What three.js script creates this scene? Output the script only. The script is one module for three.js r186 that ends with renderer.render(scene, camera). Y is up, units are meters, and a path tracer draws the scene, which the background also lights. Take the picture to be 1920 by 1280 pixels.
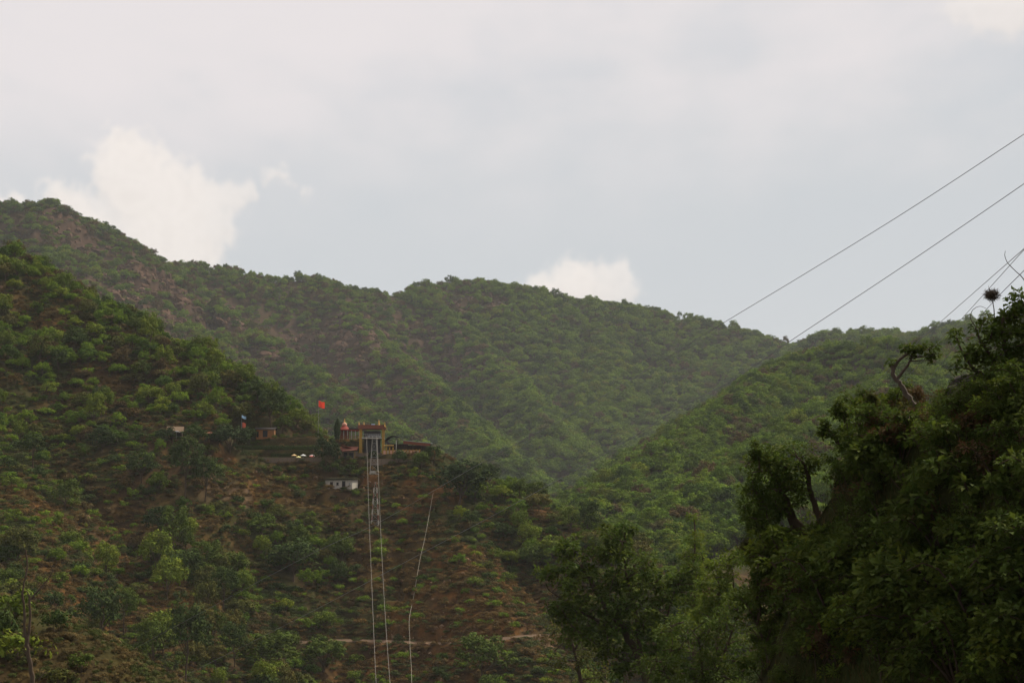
import * as THREE from 'three';
import { mergeGeometries } from 'three/addons/utils/BufferGeometryUtils.js';

// ------------------------------------------------------------------ camera, sky, sun, exposure
const scene = new THREE.Scene();
const PITCH = Math.atan((1000 - 640) / 3011);
const camera = new THREE.PerspectiveCamera(24, 1024 / 682, 0.5, 6000);
camera.position.set(0, 0, 0);
camera.rotation.set(PITCH, 0, 0);
const renderer = new THREE.WebGLRenderer({ antialias: true });
renderer.toneMapping = THREE.LinearToneMapping;
renderer.toneMappingExposure = 1.25;
renderer.shadowMap.enabled = true;

const SUN_DIR = new THREE.Vector3(0.5, 0.76, -0.4).normalize();
const sun = new THREE.DirectionalLight(new THREE.Color(1.0, 0.92, 0.75), 5.0);
sun.name = 'sun';
sun.position.copy(SUN_DIR).multiplyScalar(1500);
sun.target.position.set(0, 0, -500);
sun.position.add(sun.target.position);
sun.castShadow = true;
sun.shadow.radius = 5;
sun.shadow.mapSize.set(4096, 4096);
Object.assign(sun.shadow.camera, { left: -900, right: 900, top: 900, bottom: -900, near: 10, far: 3500 });
scene.add(sun, sun.target);
scene.fog = new THREE.FogExp2(new THREE.Color(0.92, 0.96, 1.0), 0.00006);
const SKY_GAIN = 0.87;

// ------------------------------------------------------------------ helpers: random, noise, pixel rays
function rngOf(seed) { let a = seed >>> 0; return () => { a = (a + 0x6D2B79F5) >>> 0; let t = a; t = Math.imul(t ^ (t >>> 15), t | 1); t ^= t + Math.imul(t ^ (t >>> 7), t | 61); return ((t ^ (t >>> 14)) >>> 0) / 4294967296; }; }
const PERM = new Uint8Array(512), GX = new Float32Array(256), GY = new Float32Array(256), GV = new Float32Array(256);
{ const r = rngOf(77), p = [...Array(256).keys()]; for (let i = 255; i > 0; i--) { const j = Math.floor(r() * (i + 1)); [p[i], p[j]] = [p[j], p[i]]; } for (let i = 0; i < 512; i++) PERM[i] = p[i & 255]; for (let i = 0; i < 256; i++) { const a = r() * 6.2832; GX[i] = Math.cos(a); GY[i] = Math.sin(a); GV[i] = r(); } }
function noise(x, y) {                                              // gradient noise, about -0.7 .. 0.7
  const xi = Math.floor(x), yi = Math.floor(y), fx = x - xi, fy = y - yi, u = fx * fx * fx * (fx * (fx * 6 - 15) + 10), v = fy * fy * fy * (fy * (fy * 6 - 15) + 10);
  const a = PERM[(xi & 255) + PERM[yi & 255]], b = PERM[((xi + 1) & 255) + PERM[yi & 255]], c = PERM[(xi & 255) + PERM[(yi + 1) & 255]], d = PERM[((xi + 1) & 255) + PERM[(yi + 1) & 255]];
  const n0 = GX[a] * fx + GY[a] * fy, n1 = GX[b] * (fx - 1) + GY[b] * fy, n2 = GX[c] * fx + GY[c] * (fy - 1), n3 = GX[d] * (fx - 1) + GY[d] * (fy - 1);
  return n0 + u * (n1 - n0) + v * (n2 - n0 + u * (n0 - n1 - n2 + n3));
}
function fbm(x, y, o = 4) { let s = 0, a = 1, n = 0; for (let i = 0; i < o; i++) { s += a * noise(x, y); n += a; a *= 0.5; x = x * 2.03 + 17.1; y = y * 2.03 - 9.7; } return s / n * 1.5; }
function ridged(x, y, o = 3) { let s = 0, a = 1, n = 0; for (let i = 0; i < o; i++) { s += a * (1 - Math.abs(noise(x, y)) * 2.2); n += a; a *= 0.5; x = x * 2.1 + 5.2; y = y * 2.1 + 1.3; } return s / n; }
const clamp = (x, a = 0, b = 1) => Math.min(b, Math.max(a, x));
const sstep = (a, b, x) => { const t = clamp((x - a) / (b - a)); return t * t * (3 - 2 * t); };
const lerp = (a, b, t) => a + (b - a) * t;
const FPX = 640 / Math.tan(THREE.MathUtils.degToRad(12));
const cp = Math.cos(PITCH), sp = Math.sin(PITCH);
function ray(u, v) {                                                // direction whose horizontal length is 1
  const x = (u - 960) / FPX, y = (640 - v) / FPX, Y = y * cp + sp, Z = -cp + y * sp, h = Math.hypot(x, Z);
  return [x / h, Y / h, Z / h];
}
const at = (u, v, d) => { const r = ray(u, v); return new THREE.Vector3(r[0] * d, r[1] * d, r[2] * d); };   // the place at ground distance d
const pixelOf = (p) => { const Y = p.y * cp + p.z * sp, Z = -p.z * cp + p.y * sp; return [960 + p.x / Z * FPX, 640 - Y / Z * FPX, Z]; };

// ------------------------------------------------------------------ sky: haze, high cloud veil, cumulus
{
  const W = 4096, H = 2048, data = new Float32Array(W * H * 4);
  const toAng = (u, v, r) => { const d = ray(u, v); return [Math.atan2(d[0], -d[2]) * 57.2958, Math.atan(d[1]) * 57.2958, r / FPX * 57.2958]; };
  const puffs = [
    [228, 305, 52], [205, 320, 32], [245, 290, 42], [290, 335, 50], [335, 365, 55], [255, 385, 58], [395, 372, 42, 0.75], [440, 368, 30, 0.55], [472, 362, 18, 0.4], [400, 420, 40, 0.5], [505, 330, 16, 0.35], [528, 326, 15, 0.4], [545, 346, 10, 0.3], [570, 366, 12, 0.35], [325, 430, 78], [290, 480, 70], [365, 420, 52], [350, 480, 60], [230, 350, 42],
    [108, 368, 30], [135, 385, 30], [160, 402, 22], [185, 420, 26], [20, 385, 24],
    
    [1060, 536, 44], [1015, 542, 28], [1100, 532, 40], [1150, 536, 40, 0.7], [1165, 506, 17, 0.5], [1088, 505, 16], [985, 555, 20], [1182, 545, 24, 0.4],
    [1800, 15, 40, 0.3], [1850, 25, 45, 0.4], [1900, 20, 50, 0.5], [1930, -20, 60, 0.5],
  ].map(([u, v, r, w = 1]) => [...toAng(u, v, r), w]);
  const rr = rngOf(5);
  for (let k = 0; k < 16; k++) {                                    // more cumulus round the rest of the horizon
    const az = 30 + 300 * (k + rr() * 0.7) / 16, el = 2 + rr() * 5;
    for (let j = 0; j < 7; j++) puffs.push([((az + (rr() - 0.5) * 7 + 180) % 360) - 180, el + (rr() - 0.3) * 4, 0.6 + rr() * 1.3, 0.9]);
  }
  const bins = Array.from({ length: 72 }, () => []);
  puffs.forEach((p) => { for (let b = Math.floor((p[0] - 4 + 180) / 5); b <= Math.floor((p[0] + 4 + 180) / 5); b++) bins[(b + 72) % 72].push(p); });
  for (let j = 0; j < H; j++) {
    const el = ((j + 0.5) / H - 0.5) * 180;
    for (let i = 0; i < W; i++) {
      const o = (j * W + i) * 4;
      let az = ((i + 0.5) / W - 0.5) * 360 + 90; if (az > 180) az -= 360;     // 0 = straight ahead, positive to the right
      let R = 0.56, G = 0.585, B = 0.605;
      if (el > -1) {
        const low = sstep(9, 0, el), hi = sstep(4, 24, el);
        R = 0.558 + 0.014 * low; G = 0.585; B = 0.612 - 0.02 * low;
        const px = Math.sin(az / 57.2958) * 57.3, pz = Math.cos(az / 57.2958) * 57.3;
        const n = fbm(px * 0.085 + 3.1, el * 0.16 + pz * 0.085 + 8.2, 5), n2 = fbm(px * 0.3 + 11, el * 0.6 + pz * 0.3, 4);
        const left = sstep(14, -16, az) * sstep(-70, -30, az) * 0.3;
        const veil = clamp(sstep(-0.5, 0.75, n * 0.6 + n2 * 0.3 + (el - 12.5) * 0.075 + left * 1.3 - 0.1) * sstep(8, 16, el), 0, 1);
        const gap = sstep(0.05, 0.5, -n - n2 * 0.6) * 0.2 * hi;
        R += (0.745 - R) * veil; G += (0.705 - G) * veil; B += (0.713 - B) * veil;
        R += (0.60 - R) * gap * 0.5; G += (0.61 - G) * gap * 0.5; B += (0.70 - B) * gap * 0.5;
        const bin = bins[Math.floor((az + 180) / 5) % 72];
        if (bin.length && el < 22) {
          let f = 0, top = 0, op = 0;
          const wx = noise(az * 1.1, el * 1.1) * 0.3 + noise(az * 2.6 + 4, el * 2.6) * 0.3 + noise(az * 6 + 4, el * 6) * 0.1, wy = noise(az * 1.1 + 31, el * 1.1) * 0.3 + noise(az * 2.6 + 9, el * 2.6 + 3) * 0.3 + noise(az * 6 + 9, el * 6 + 3) * 0.1;
          for (const p of bin) { const dx = (az + wx - p[0]) / p[2], dy = (el + wy - p[1]) / p[2], d = dx * dx + dy * dy; if (d < 2.6) { const g = Math.exp(-d * 1.5); f += g; top += g * dy; op += g * p[3]; } }
          if (f > 0.03) {
            let bil = 0, am = 0.5, fx = az * 1.5, fy = el * 1.5; for (let k = 0; k < 5; k++) { bil += am * (0.35 - Math.abs(noise(fx, fy))); am *= 0.55; fx = fx * 2.1 + 3; fy = fy * 2.1 + 7; }
            const w = op / f, e = bil * 0.75, a = sstep(0.15, 0.56 + (1 - w) * 0.9, f + e) * (0.4 + 0.44 * w) * (0.72 + 0.28 * sstep(0.4, 1.5, f + e * 2)), s = bil * 0.13 - 0.05 * sstep(0.3, -0.9, top / f);
            R += (0.83 + s - R) * a; G += (0.765 + s - G) * a; B += (0.715 + s - B) * a;
          }
        }
      }
      data[o] = R * SKY_GAIN; data[o + 1] = G * SKY_GAIN; data[o + 2] = B * SKY_GAIN; data[o + 3] = 1;
    }
  }
  const sky = new THREE.DataTexture(data, W, H, THREE.RGBAFormat, THREE.FloatType);
  sky.mapping = THREE.EquirectangularReflectionMapping; sky.magFilter = THREE.LinearFilter; sky.needsUpdate = true;
  scene.background = sky; scene.environment = sky;
}
console.log('sky');

// ------------------------------------------------------------------ terrain: ridges and spurs
const RIDGES = [
  // far mountain behind the valley, its spurs, the far right ridge
  { k: 0.7, rnd: 10, amp: 27, wl: 105, id: 'far', pts: [[-1900, 300, 1000], [-700, 330, 1000], [-250, 340, 980], [0, 394, 950], [90, 388, 950], [170, 428, 960], [260, 480, 980], [300, 510, 990], [340, 506, 1010], [430, 516, 1030], [500, 530, 1040], [590, 527, 1050], [650, 552, 1060], [720, 560, 1080], [800, 545, 1100], [900, 537, 1120], [960, 543, 1130], [1040, 569, 1150], [1180, 584, 1170], [1280, 603, 1180], [1400, 630, 1190], [1450, 648, 1190], [1495, 668, 1180], [1560, 634, 1110], [1680, 637, 1050], [1720, 640, 1040], [1780, 622, 1030], [1900, 610, 1000], [2200, 520, 950], [3400, 450, 900]] },
  { k: 0.82, rnd: 5, amp: 10, wl: 60, id: 'far', pts: [[290, 505, 985], [380, 565, 930], [470, 625, 870], [560, 690, 800], [650, 760, 730], [740, 820, 670]] },
  { k: 0.85, rnd: 5, amp: 10, wl: 60, id: 'far', pts: [[595, 530, 1050], [650, 590, 990], [720, 660, 920], [790, 720, 850], [860, 790, 780], [930, 860, 720]] },
  { k: 0.82, rnd: 5, amp: 8, wl: 60, id: 'far', pts: [[790, 550, 1090], [850, 610, 1040], [920, 680, 975], [985, 750, 910], [1030, 815, 850]] },
  { k: 1.1, rnd: 4, amp: 5, wl: 40, id: 'far', pts: [[150, 560, 880], [200, 515, 885], [250, 487, 890], [300, 510, 895], [340, 560, 890]] },
  { k: 0.55, rnd: 12, amp: 8, wl: 70, id: 'far', pts: [[60, 400, 950], [90, 470, 890], [150, 560, 820], [230, 640, 750]] },
  { k: 0.62, rnd: 10, amp: 12, wl: 75, id: 'far', pts: [[1380, 628, 1185], [1330, 690, 1110], [1270, 750, 1040], [1200, 810, 970]] },
  { k: 0.62, rnd: 10, amp: 12, wl: 75, id: 'far', pts: [[1100, 580, 1160], [1110, 650, 1080], [1110, 720, 1000], [1100, 790, 930]] },
  // spur on the right of the valley
  { k: 0.6, rnd: 7, amp: 13, wl: 60, id: 'spur', pts: [[3400, 470, 900], [2100, 590, 880], [1900, 640, 900], [1780, 655, 930], [1660, 655, 960], [1560, 660, 970], [1490, 682, 950], [1440, 715, 890], [1380, 765, 815], [1300, 825, 735], [1210, 892, 660], [1130, 958, 595], [1080, 1005, 555], [1030, 1060, 520]] },
  { k: 0.58, rnd: 9, amp: 6, wl: 45, id: 'spur', pts: [[1800, 670, 860], [1700, 715, 760], [1600, 760, 690], [1500, 815, 625], [1420, 875, 575], [1340, 935, 535], [1260, 1000, 500], [1200, 1060, 480]] },
  { k: 0.58, rnd: 9, amp: 6, wl: 45, id: 'spur', pts: [[2300, 660, 640], [1900, 760, 600], [1720, 840, 545], [1580, 920, 500], [1460, 1000, 465], [1360, 1070, 440]] },
  // the hill that carries the temple
  { k: 0.64, rnd: 9, amp: 6, wl: 42, id: 'hill', pts: [[-1600, 100, 600], [-600, 230, 560], [-200, 410, 520], [0, 485, 500], [100, 552, 480], [200, 598, 465], [300, 650, 450], [400, 712, 440], [450, 748, 435], [540, 800, 428], [600, 826, 422], [640, 842, 418], [720, 850, 412], [800, 858, 406], [860, 900, 400], [940, 930, 392], [1000, 955, 385], [1100, 1010, 370], [1200, 1062, 350], [1350, 1150, 330], [1500, 1240, 310]] },
  { k: 0.75, rnd: 5, amp: 3, wl: 30, id: 'hill', pts: [[820, 868, 404], [840, 960, 375], [880, 1060, 350], [950, 1150, 328], [1010, 1230, 310]] },
  { k: 0.7, rnd: 6, amp: 3, wl: 30, id: 'hill', pts: [[330, 830, 420], [340, 930, 385], [330, 1050, 350], [290, 1140, 320], [240, 1230, 295]] },
  { k: 0.7, rnd: 6, amp: 3, wl: 30, id: 'hill', pts: [[-40, 760, 420], [20, 880, 375], [40, 1000, 335], [30, 1100, 305]] },
  // near slopes
  { k: 0.6, rnd: 4, amp: 1.5, wl: 20, id: 'near', pts: [[-1500, 900, 200], [-400, 1040, 170], [0, 1128, 150], [100, 1175, 146], [200, 1262, 142], [260, 1345, 138], [330, 1450, 130]] },
  { k: 0.5, rnd: 4, amp: 1, wl: 20, id: 'near', pts: [[850, 1500, 115], [1000, 1400, 105], [1200, 1330, 98], [1400, 1290, 85], [1700, 1250, 72], [2400, 1200, 70]] },
  { k: 0.6, rnd: 2, amp: 0.2, wl: 20, id: 'near', pts: [[-9000, 1600, 14], [-300, 2400, 7], [960, 2600, 5], [2200, 2300, 6], [9000, 1500, 12]] },
];
const FAR = 1.6;                                                   // the mountain stands well behind the valley spur
for (const R of RIDGES) {
  if (R.id === 'far') { R.pts = R.pts.map(([u, v, d]) => [u, v, d * FAR]); R.rnd *= FAR; R.amp *= FAR; R.wl *= FAR; }
  R.w = R.pts.map(([u, v, d]) => (Math.abs(u) > 3500 ? new THREE.Vector3(Math.sign(u) * d, -2.0, 3) : at(u, v, d)));
  R.x0 = Math.min(...R.w.map((p) => p.x)); R.x1 = Math.max(...R.w.map((p) => p.x)); R.z0 = Math.min(...R.w.map((p) => p.z)); R.z1 = Math.max(...R.w.map((p) => p.z)); R.yTop = Math.max(...R.w.map((p) => p.y));
}
const MODS = [];                                                    // pads, terraces, path: (x, z, h) => h
let lastId = '', lastDist = 0;
function baseHeight(x, z) {
  let h = -75, best = null, bd = 0, hb = -1e9;
  for (const R of RIDGES) {
    const ox = Math.max(R.x0 - x, 0, x - R.x1), oz = Math.max(R.z0 - z, 0, z - R.z1);
    if (R.yTop - R.k * (Math.hypot(ox, oz) - R.rnd) < h - 8) continue;
    let hr = -1e9, dr = 0;
    for (let i = 0; i + 1 < R.w.length; i++) {
      const a = R.w[i], b = R.w[i + 1], ex = b.x - a.x, ez = b.z - a.z;
      const t = clamp(((x - a.x) * ex + (z - a.z) * ez) / (ex * ex + ez * ez));
      const d = Math.hypot(x - a.x - ex * t, z - a.z - ez * t), y = a.y + (b.y - a.y) * t - R.k * (Math.sqrt(d * d + R.rnd * R.rnd) - R.rnd);
      if (y > hr) { hr = y; dr = d; }
    }
    if (hr > hb) { hb = hr; best = R; bd = dr; }
    const K = 7, m = clamp(0.5 + 0.5 * (hr - h) / K);
    h = h + (hr - h) * m + K * m * (1 - m) * 0.5;
  }
  if (best) {
    lastId = best.id; lastDist = bd;
    const w = best.wl, q = noise(x / w * 0.7, z / w * 0.7) * 0.5;
    h -= best.amp * (1 - ridged(x / w + q, z / w - q, 3)) * sstep(4, best.wl * 0.9, bd);
    h += fbm(x / 9, z / 9, 2) * Math.min(1.2, best.amp * 0.1);
    if (best.id === 'far') h += (ridged(x / 40 + q, z / 40, 2) - 0.6) * 5 * sstep(10, 50, bd);
  }
  return h;
}
function height(x, z) { let h = baseHeight(x, z); for (const m of MODS) h = m(x, z, h); return h; }
function hit(u, v, d0 = 60, d1 = 2200) {                            // where the ray through a photograph position meets the ground
  const r = ray(u, v); let d = d0, step = 2;
  for (; d < d1; d += step) { if (height(r[0] * d, r[2] * d) > r[1] * d) { let a = d - step, b = d; for (let k = 0; k < 12; k++) { const m = (a + b) / 2; if (height(r[0] * m, r[2] * m) > r[1] * m) b = m; else a = m; } d = b; return new THREE.Vector3(r[0] * d, height(r[0] * d, r[2] * d), r[2] * d); } step = d > 480 ? 4 : 2; }
  return null;
}
function seen(p, lift = 2) {                                        // is a point in the frame and not behind the terrain
  const [u, v, z] = pixelOf({ x: p.x, y: p.y + lift, z: p.z }); if (z < 1 || u < -30 || u > 1950 || v < -10 || v > 1330) return false;
  const D = Math.hypot(p.x, p.z), n = 40;
  for (let i = Math.ceil(n * 60 / D); i < n - 1; i++) { const t = i / n; if (height(p.x * t, p.z * t) > (p.y + lift) * t) return false; }
  return true;
}
// level ground: temple yard, garden terraces, house platform
function pad(u, v, d, rx, rz, yaw = 0, blend = 5) {
  const c = (d ? at(u, v, d) : hit(u, v, 200)), cs = Math.cos(yaw), sn = Math.sin(yaw);
  MODS.push((x, z, h) => { const dx = x - c.x, dz = z - c.z; if (Math.abs(dx) + Math.abs(dz) > rx + rz + blend * 3) return h; const lx = Math.abs(dx * cs - dz * sn) - rx, lz = Math.abs(dx * sn + dz * cs) - rz, q = Math.hypot(Math.max(lx, 0), Math.max(lz, 0)); return lerp(c.y, h, sstep(0, blend, q)); });
  return c;
}
{ // cultivation terraces on the slope below the temple
  const zones = [[745, 1030, 14, 26], [770, 960, 16, 14], [560, 930, 15, 10], [720, 1130, 10, 18], [500, 940, 12, 8]].map(([u, v, a, b]) => { const p = hit(u, v); return [p.x, p.z, a, b]; });
  MODS.push((x, z, h) => { let m = 0; for (const [cx, cz, a, b] of zones) m = Math.max(m, 1 - sstep(0.6, 1.15, Math.hypot((x - cx) / a, (z - cz) / b))); if (m <= 0) return h; const s = 2.1, t = h / s + fbm(x / 20, z / 20, 2) * 0.25, f = t - Math.floor(t); return h + m * 0.85 * s * (sstep(0.62, 0.98, f) - f); });
}
const PAD = {};
for (const [k, u, v, d, rx, rz, yaw, bl] of [
  ['yard', 715, 852, 411, 13, 4.5, 0, 4], ['yardRight', 778, 852, 408, 6, 4, 0, 4], ['temple', 652, 829, 421, 4.5, 4.5, 0, 3],
  ['hut', 652, 860, 0, 3.4, 2.6, 0, 3], ['house', 640, 917, 0, 4.6, 2.6, 0.3, 3.5],
  ['gardenTop', 520, 820, 0, 12, 2.2, 0, 3.5], ['gardenMid', 530, 843, 0, 12, 2.0, 0, 2.5], ['gardenLow', 540, 866, 0, 12, 2.0, 0, 2.5],
  ['leftHouse', 328, 824, 0, 3, 2.6, 0, 3], ['kiosk', 388, 824, 0, 2, 2, 0, 3], ['pylon', 701, 890, 0, 1.6, 1.4, 0, 2.5],
]) { const c = pad(u, v, d, rx, rz, yaw, bl); PAD[k] = Math.hypot(c.x, c.z); }
console.log(JSON.stringify(PAD));
// footpath cut along the lower slope
const PATH = [];
{
  for (let u = 560; u <= 1090; u += 18) { const v = 1206 - 10 * sstep(800, 1040, u) + 3 * Math.sin(u / 60), p = hit(u, v); if (p) PATH.push(p); }
  for (let k = 0; k < 3; k++) for (let i = 1; i + 1 < PATH.length; i++) { PATH[i].x = (PATH[i - 1].x + PATH[i].x * 2 + PATH[i + 1].x) / 4; PATH[i].z = (PATH[i - 1].z + PATH[i].z * 2 + PATH[i + 1].z) / 4; PATH[i].y = (PATH[i - 1].y + PATH[i].y * 2 + PATH[i + 1].y) / 4; }
  const xa = Math.min(...PATH.map((p) => p.x)) - 6, xb = Math.max(...PATH.map((p) => p.x)) + 6, za = Math.min(...PATH.map((p) => p.z)) - 6, zb = Math.max(...PATH.map((p) => p.z)) + 6;
  MODS.push((x, z, h) => {
    if (x < xa || x > xb || z < za || z > zb) return h;
    let d = 1e9, y = 0;
    for (let i = 0; i + 1 < PATH.length; i++) { const a = PATH[i], b = PATH[i + 1], ex = b.x - a.x, ez = b.z - a.z, t = clamp(((x - a.x) * ex + (z - a.z) * ez) / (ex * ex + ez * ez)), q = Math.hypot(x - a.x - ex * t, z - a.z - ez * t); if (q < d) { d = q; y = lerp(a.y, b.y, t); } }
    return lerp(y, h, sstep(1.0, 3.2, d));
  });
}
console.log('mods');

// bare, rocky or dry places, found on the slopes
const BARE = [
  [680, 640, 30, 'rock'], [640, 600, 22, 'rock'], [700, 690, 24, 'rock'], [740, 660, 20, 'rock'], [620, 660, 14, 'rock'], [520, 660, 12, 'rock'], [760, 720, 12, 'rock'], [860, 720, 10, 'rock'], [440, 590, 12, 'rock'], [340, 550, 10, 'rock'], [830, 630, 18, 'rock'], [880, 670, 20, 'rock'], [855, 650, 16, 'rock'], [910, 690, 10, 'rock'], [780, 610, 12, 'rock'],
  [250, 520, 24, 'rock'], [220, 545, 18, 'rock'], [290, 545, 14, 'rock'], [140, 440, 18, 'rock'], [110, 470, 10, 'rock'], [420, 630, 14, 'rock'], [380, 590, 14, 'rock'], [480, 690, 16, 'rock'], [560, 640, 14, 'rock'], [300, 590, 16, 'rock'], [800, 745, 10, 'rock'], [930, 570, 12, 'rock'], [1530, 655, 10, 'rock'], [850, 560, 14, 'rock'],
  [1210, 900, 9, 'soil'], [1130, 920, 8, 'soil'], [1290, 830, 8, 'soil'], [1560, 700, 7, 'soil'],
  [430, 915, 7, 'pale'], [420, 860, 4, 'soil'], [560, 930, 10, 'grass'], [480, 925, 8, 'soil'], [690, 895, 5, 'soil'], [780, 935, 7, 'soil'], [840, 930, 4, 'soil'],
  [140, 1110, 12, 'soil'], [290, 1125, 13, 'soil'], [230, 1080, 8, 'soil'], [330, 1170, 8, 'soil'], [400, 1010, 9, 'grass'], [250, 1000, 10, 'grass'], [60, 950, 9, 'soil'], [150, 1010, 10, 'soil'],
  [850, 1130, 14, 'soil'], [780, 1150, 10, 'soil'], [930, 1160, 12, 'soil'], [960, 1100, 9, 'soil'], [740, 1060, 12, 'grass'], [820, 1060, 8, 'soil'], [800, 1260, 10, 'soil'], [900, 1050, 7, 'soil'], [700, 1240, 8, 'soil'], [1010, 960, 5, 'soil'], [1045, 965, 5, 'soil'], [1000, 1195, 5, 'pale'], [330, 640, 6, 'soil'], [100, 600, 6, 'soil'], [210, 740, 8, 'grass'], [20, 560, 6, 'grass'],
].map(([u, v, r, kind]) => { const p = hit(u, v); return p && { x: p.x, z: p.z, r: kind === 'rock' ? r * FAR : r, kind }; }).filter(Boolean);
function bareness(x, z) {
  let m = 0, kind = '';
  const wob = fbm(x / 9 + 3, z / 9, 4) * 1.1;
  for (const b of BARE) { const dx = x - b.x, dz = z - b.z; if (Math.abs(dx) > b.r * 1.7 || Math.abs(dz) > b.r * 1.7) continue; const q = 1 - sstep(0.55, 1.25, Math.hypot(dx, dz) / b.r + wob); if (q > m) { m = q; kind = b.kind; } }
  return [m, kind];
}
const RGB = { grass: [0.1, 0.062, 0.021], soil: [0.15, 0.07, 0.022], pale: [0.17, 0.108, 0.062], rock: [0.078, 0.044, 0.03], green: [0.045, 0.05, 0.015], litter: [0.07, 0.042, 0.02] };
function groundColor(x, z, out) {
  const n = fbm(x / 24, z / 24, 4), n2 = fbm(x / 6 + 40, z / 6, 3), n3 = fbm(x / 1.7, z / 1.7 + 9, 2);
  let a = RGB.litter, b = RGB.green, t = sstep(-0.35, 0.4, n + n2 * 0.4);
  let r = lerp(a[0], b[0], t), g = lerp(a[1], b[1], t), bl = lerp(a[2], b[2], t);
  const dry = sstep(0.05, 0.5, n2 - n * 0.4); r = lerp(r, RGB.grass[0], dry * 0.7); g = lerp(g, RGB.grass[1], dry * 0.7); bl = lerp(bl, RGB.grass[2], dry * 0.7);
  const far = sstep(800, 950, Math.hypot(x, z)) * sstep(1000, 760, 960 + x / Math.max(1, -z) * FPX); if (far > 0) { const q = far * (0.5 + 0.4 * sstep(-0.2, 0.3, n2)), c = RGB.rock; r = lerp(r, c[0], q); g = lerp(g, c[1], q); bl = lerp(bl, c[2], q); }
  const [m, kind] = bareness(x, z); if (m > 0) { const c = RGB[kind], q = m * (0.25 + 0.75 * sstep(-0.45, 0.35, n3 + n2 * 1.3 + fbm(x / 3.3, z / 3.3, 2) * 0.8)); r = lerp(r, c[0], q); g = lerp(g, c[1], q); bl = lerp(bl, c[2], q); }
  const k = 1 + n3 * 0.45 + n2 * 0.15; out[0] = r * k; out[1] = g * k; out[2] = bl * k;
}

function grid(name, as, rs, mat, heightOf = height) {
  const C = as.length, Rn = rs.length, pos = new Float32Array(C * Rn * 3), col = new Float32Array(C * Rn * 3), uv = new Float32Array(C * Rn * 2), idx = new Uint32Array((C - 1) * (Rn - 1) * 6), c = [0, 0, 0];
  for (let j = 0, p = 0; j < Rn; j++) for (let i = 0; i < C; i++, p++) {
    const x = rs[j] * Math.sin(as[i]), z = -rs[j] * Math.cos(as[i]);
    pos[p * 3] = x; pos[p * 3 + 1] = heightOf(x, z); pos[p * 3 + 2] = z; groundColor(x, z, c); col.set(c, p * 3); uv[p * 2] = x / 6; uv[p * 2 + 1] = z / 6;
  }
  for (let j = 0, k = 0; j + 1 < Rn; j++) for (let i = 0; i + 1 < C; i++) { const a = j * C + i; idx[k++] = a; idx[k++] = a + 1; idx[k++] = a + C; idx[k++] = a + 1; idx[k++] = a + C + 1; idx[k++] = a + C; }
  const g = new THREE.BufferGeometry(); g.setAttribute('position', new THREE.BufferAttribute(pos, 3)); g.setAttribute('color', new THREE.BufferAttribute(col, 3)); g.setAttribute('uv', new THREE.BufferAttribute(uv, 2)); g.setIndex(new THREE.BufferAttribute(idx, 1)); g.computeVertexNormals();
  const m = new THREE.Mesh(g, mat); m.name = name; m.receiveShadow = m.castShadow = true; m.userData.kind = 'structure'; scene.add(m); return m;
}
function speckle(size, seed, lo, hi) {                              // fine grain of grit and stubble, tiles
  const d = new Uint8Array(size * size * 4), r = rngOf(seed), f = new Float32Array(size * size);
  for (let s = 1; s <= 8; s *= 2) { const n = size / s, g = Float32Array.from({ length: n * n }, () => r()); for (let y = 0; y < size; y++) for (let x = 0; x < size; x++) { const X = x / s, Y = y / s, xi = Math.floor(X), yi = Math.floor(Y), fx = X - xi, fy = Y - yi, q = (a, b) => g[(b % n) * n + (a % n)]; f[y * size + x] += lerp(lerp(q(xi, yi), q(xi + 1, yi), fx), lerp(q(xi, yi + 1), q(xi + 1, yi + 1), fx), fy) * 0.25; } }
  for (let i = 0; i < f.length; i++) { const v = lerp(lo, hi, clamp((f[i] - 0.25) * 2)) * 255; d[i * 4] = d[i * 4 + 1] = d[i * 4 + 2] = v; d[i * 4 + 3] = 255; }
  const t = new THREE.DataTexture(d, size, size); t.wrapS = t.wrapT = THREE.RepeatWrapping; t.magFilter = THREE.LinearFilter; t.colorSpace = THREE.SRGBColorSpace; t.needsUpdate = true; return t;
}
const GRAIN = speckle(256, 3, 0.72, 1.0);
const groundMat = new THREE.MeshPhysicalMaterial({ color: new THREE.Color(0.82, 0.82, 0.82), vertexColors: true, map: GRAIN, roughness: 1, specularIntensity: 0.08 });
{
  const as = [], D = Math.PI / 180;
  for (let a = -110; a < -20; a += 2) as.push(a * D);
  for (let a = -20; a < 20; a += 0.08) as.push(a * D);
  for (let a = 20; a <= 110; a += 2) as.push(a * D);
  const rs = []; for (let r = 2; r < 250;) { rs.push(r); r += r < 60 ? 2 : 3; } for (let r = 250; r < 480; r += 0.75) rs.push(r); for (let r = 480; r < 1000; r += 3.2) rs.push(r); for (let r = 1000; r < 2000; r += 4.5) rs.push(r); for (let r = 2000; r <= 2600; r += 50) rs.push(r);
  grid('terrain', as, rs, groundMat);
}
console.log('terrain');
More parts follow.
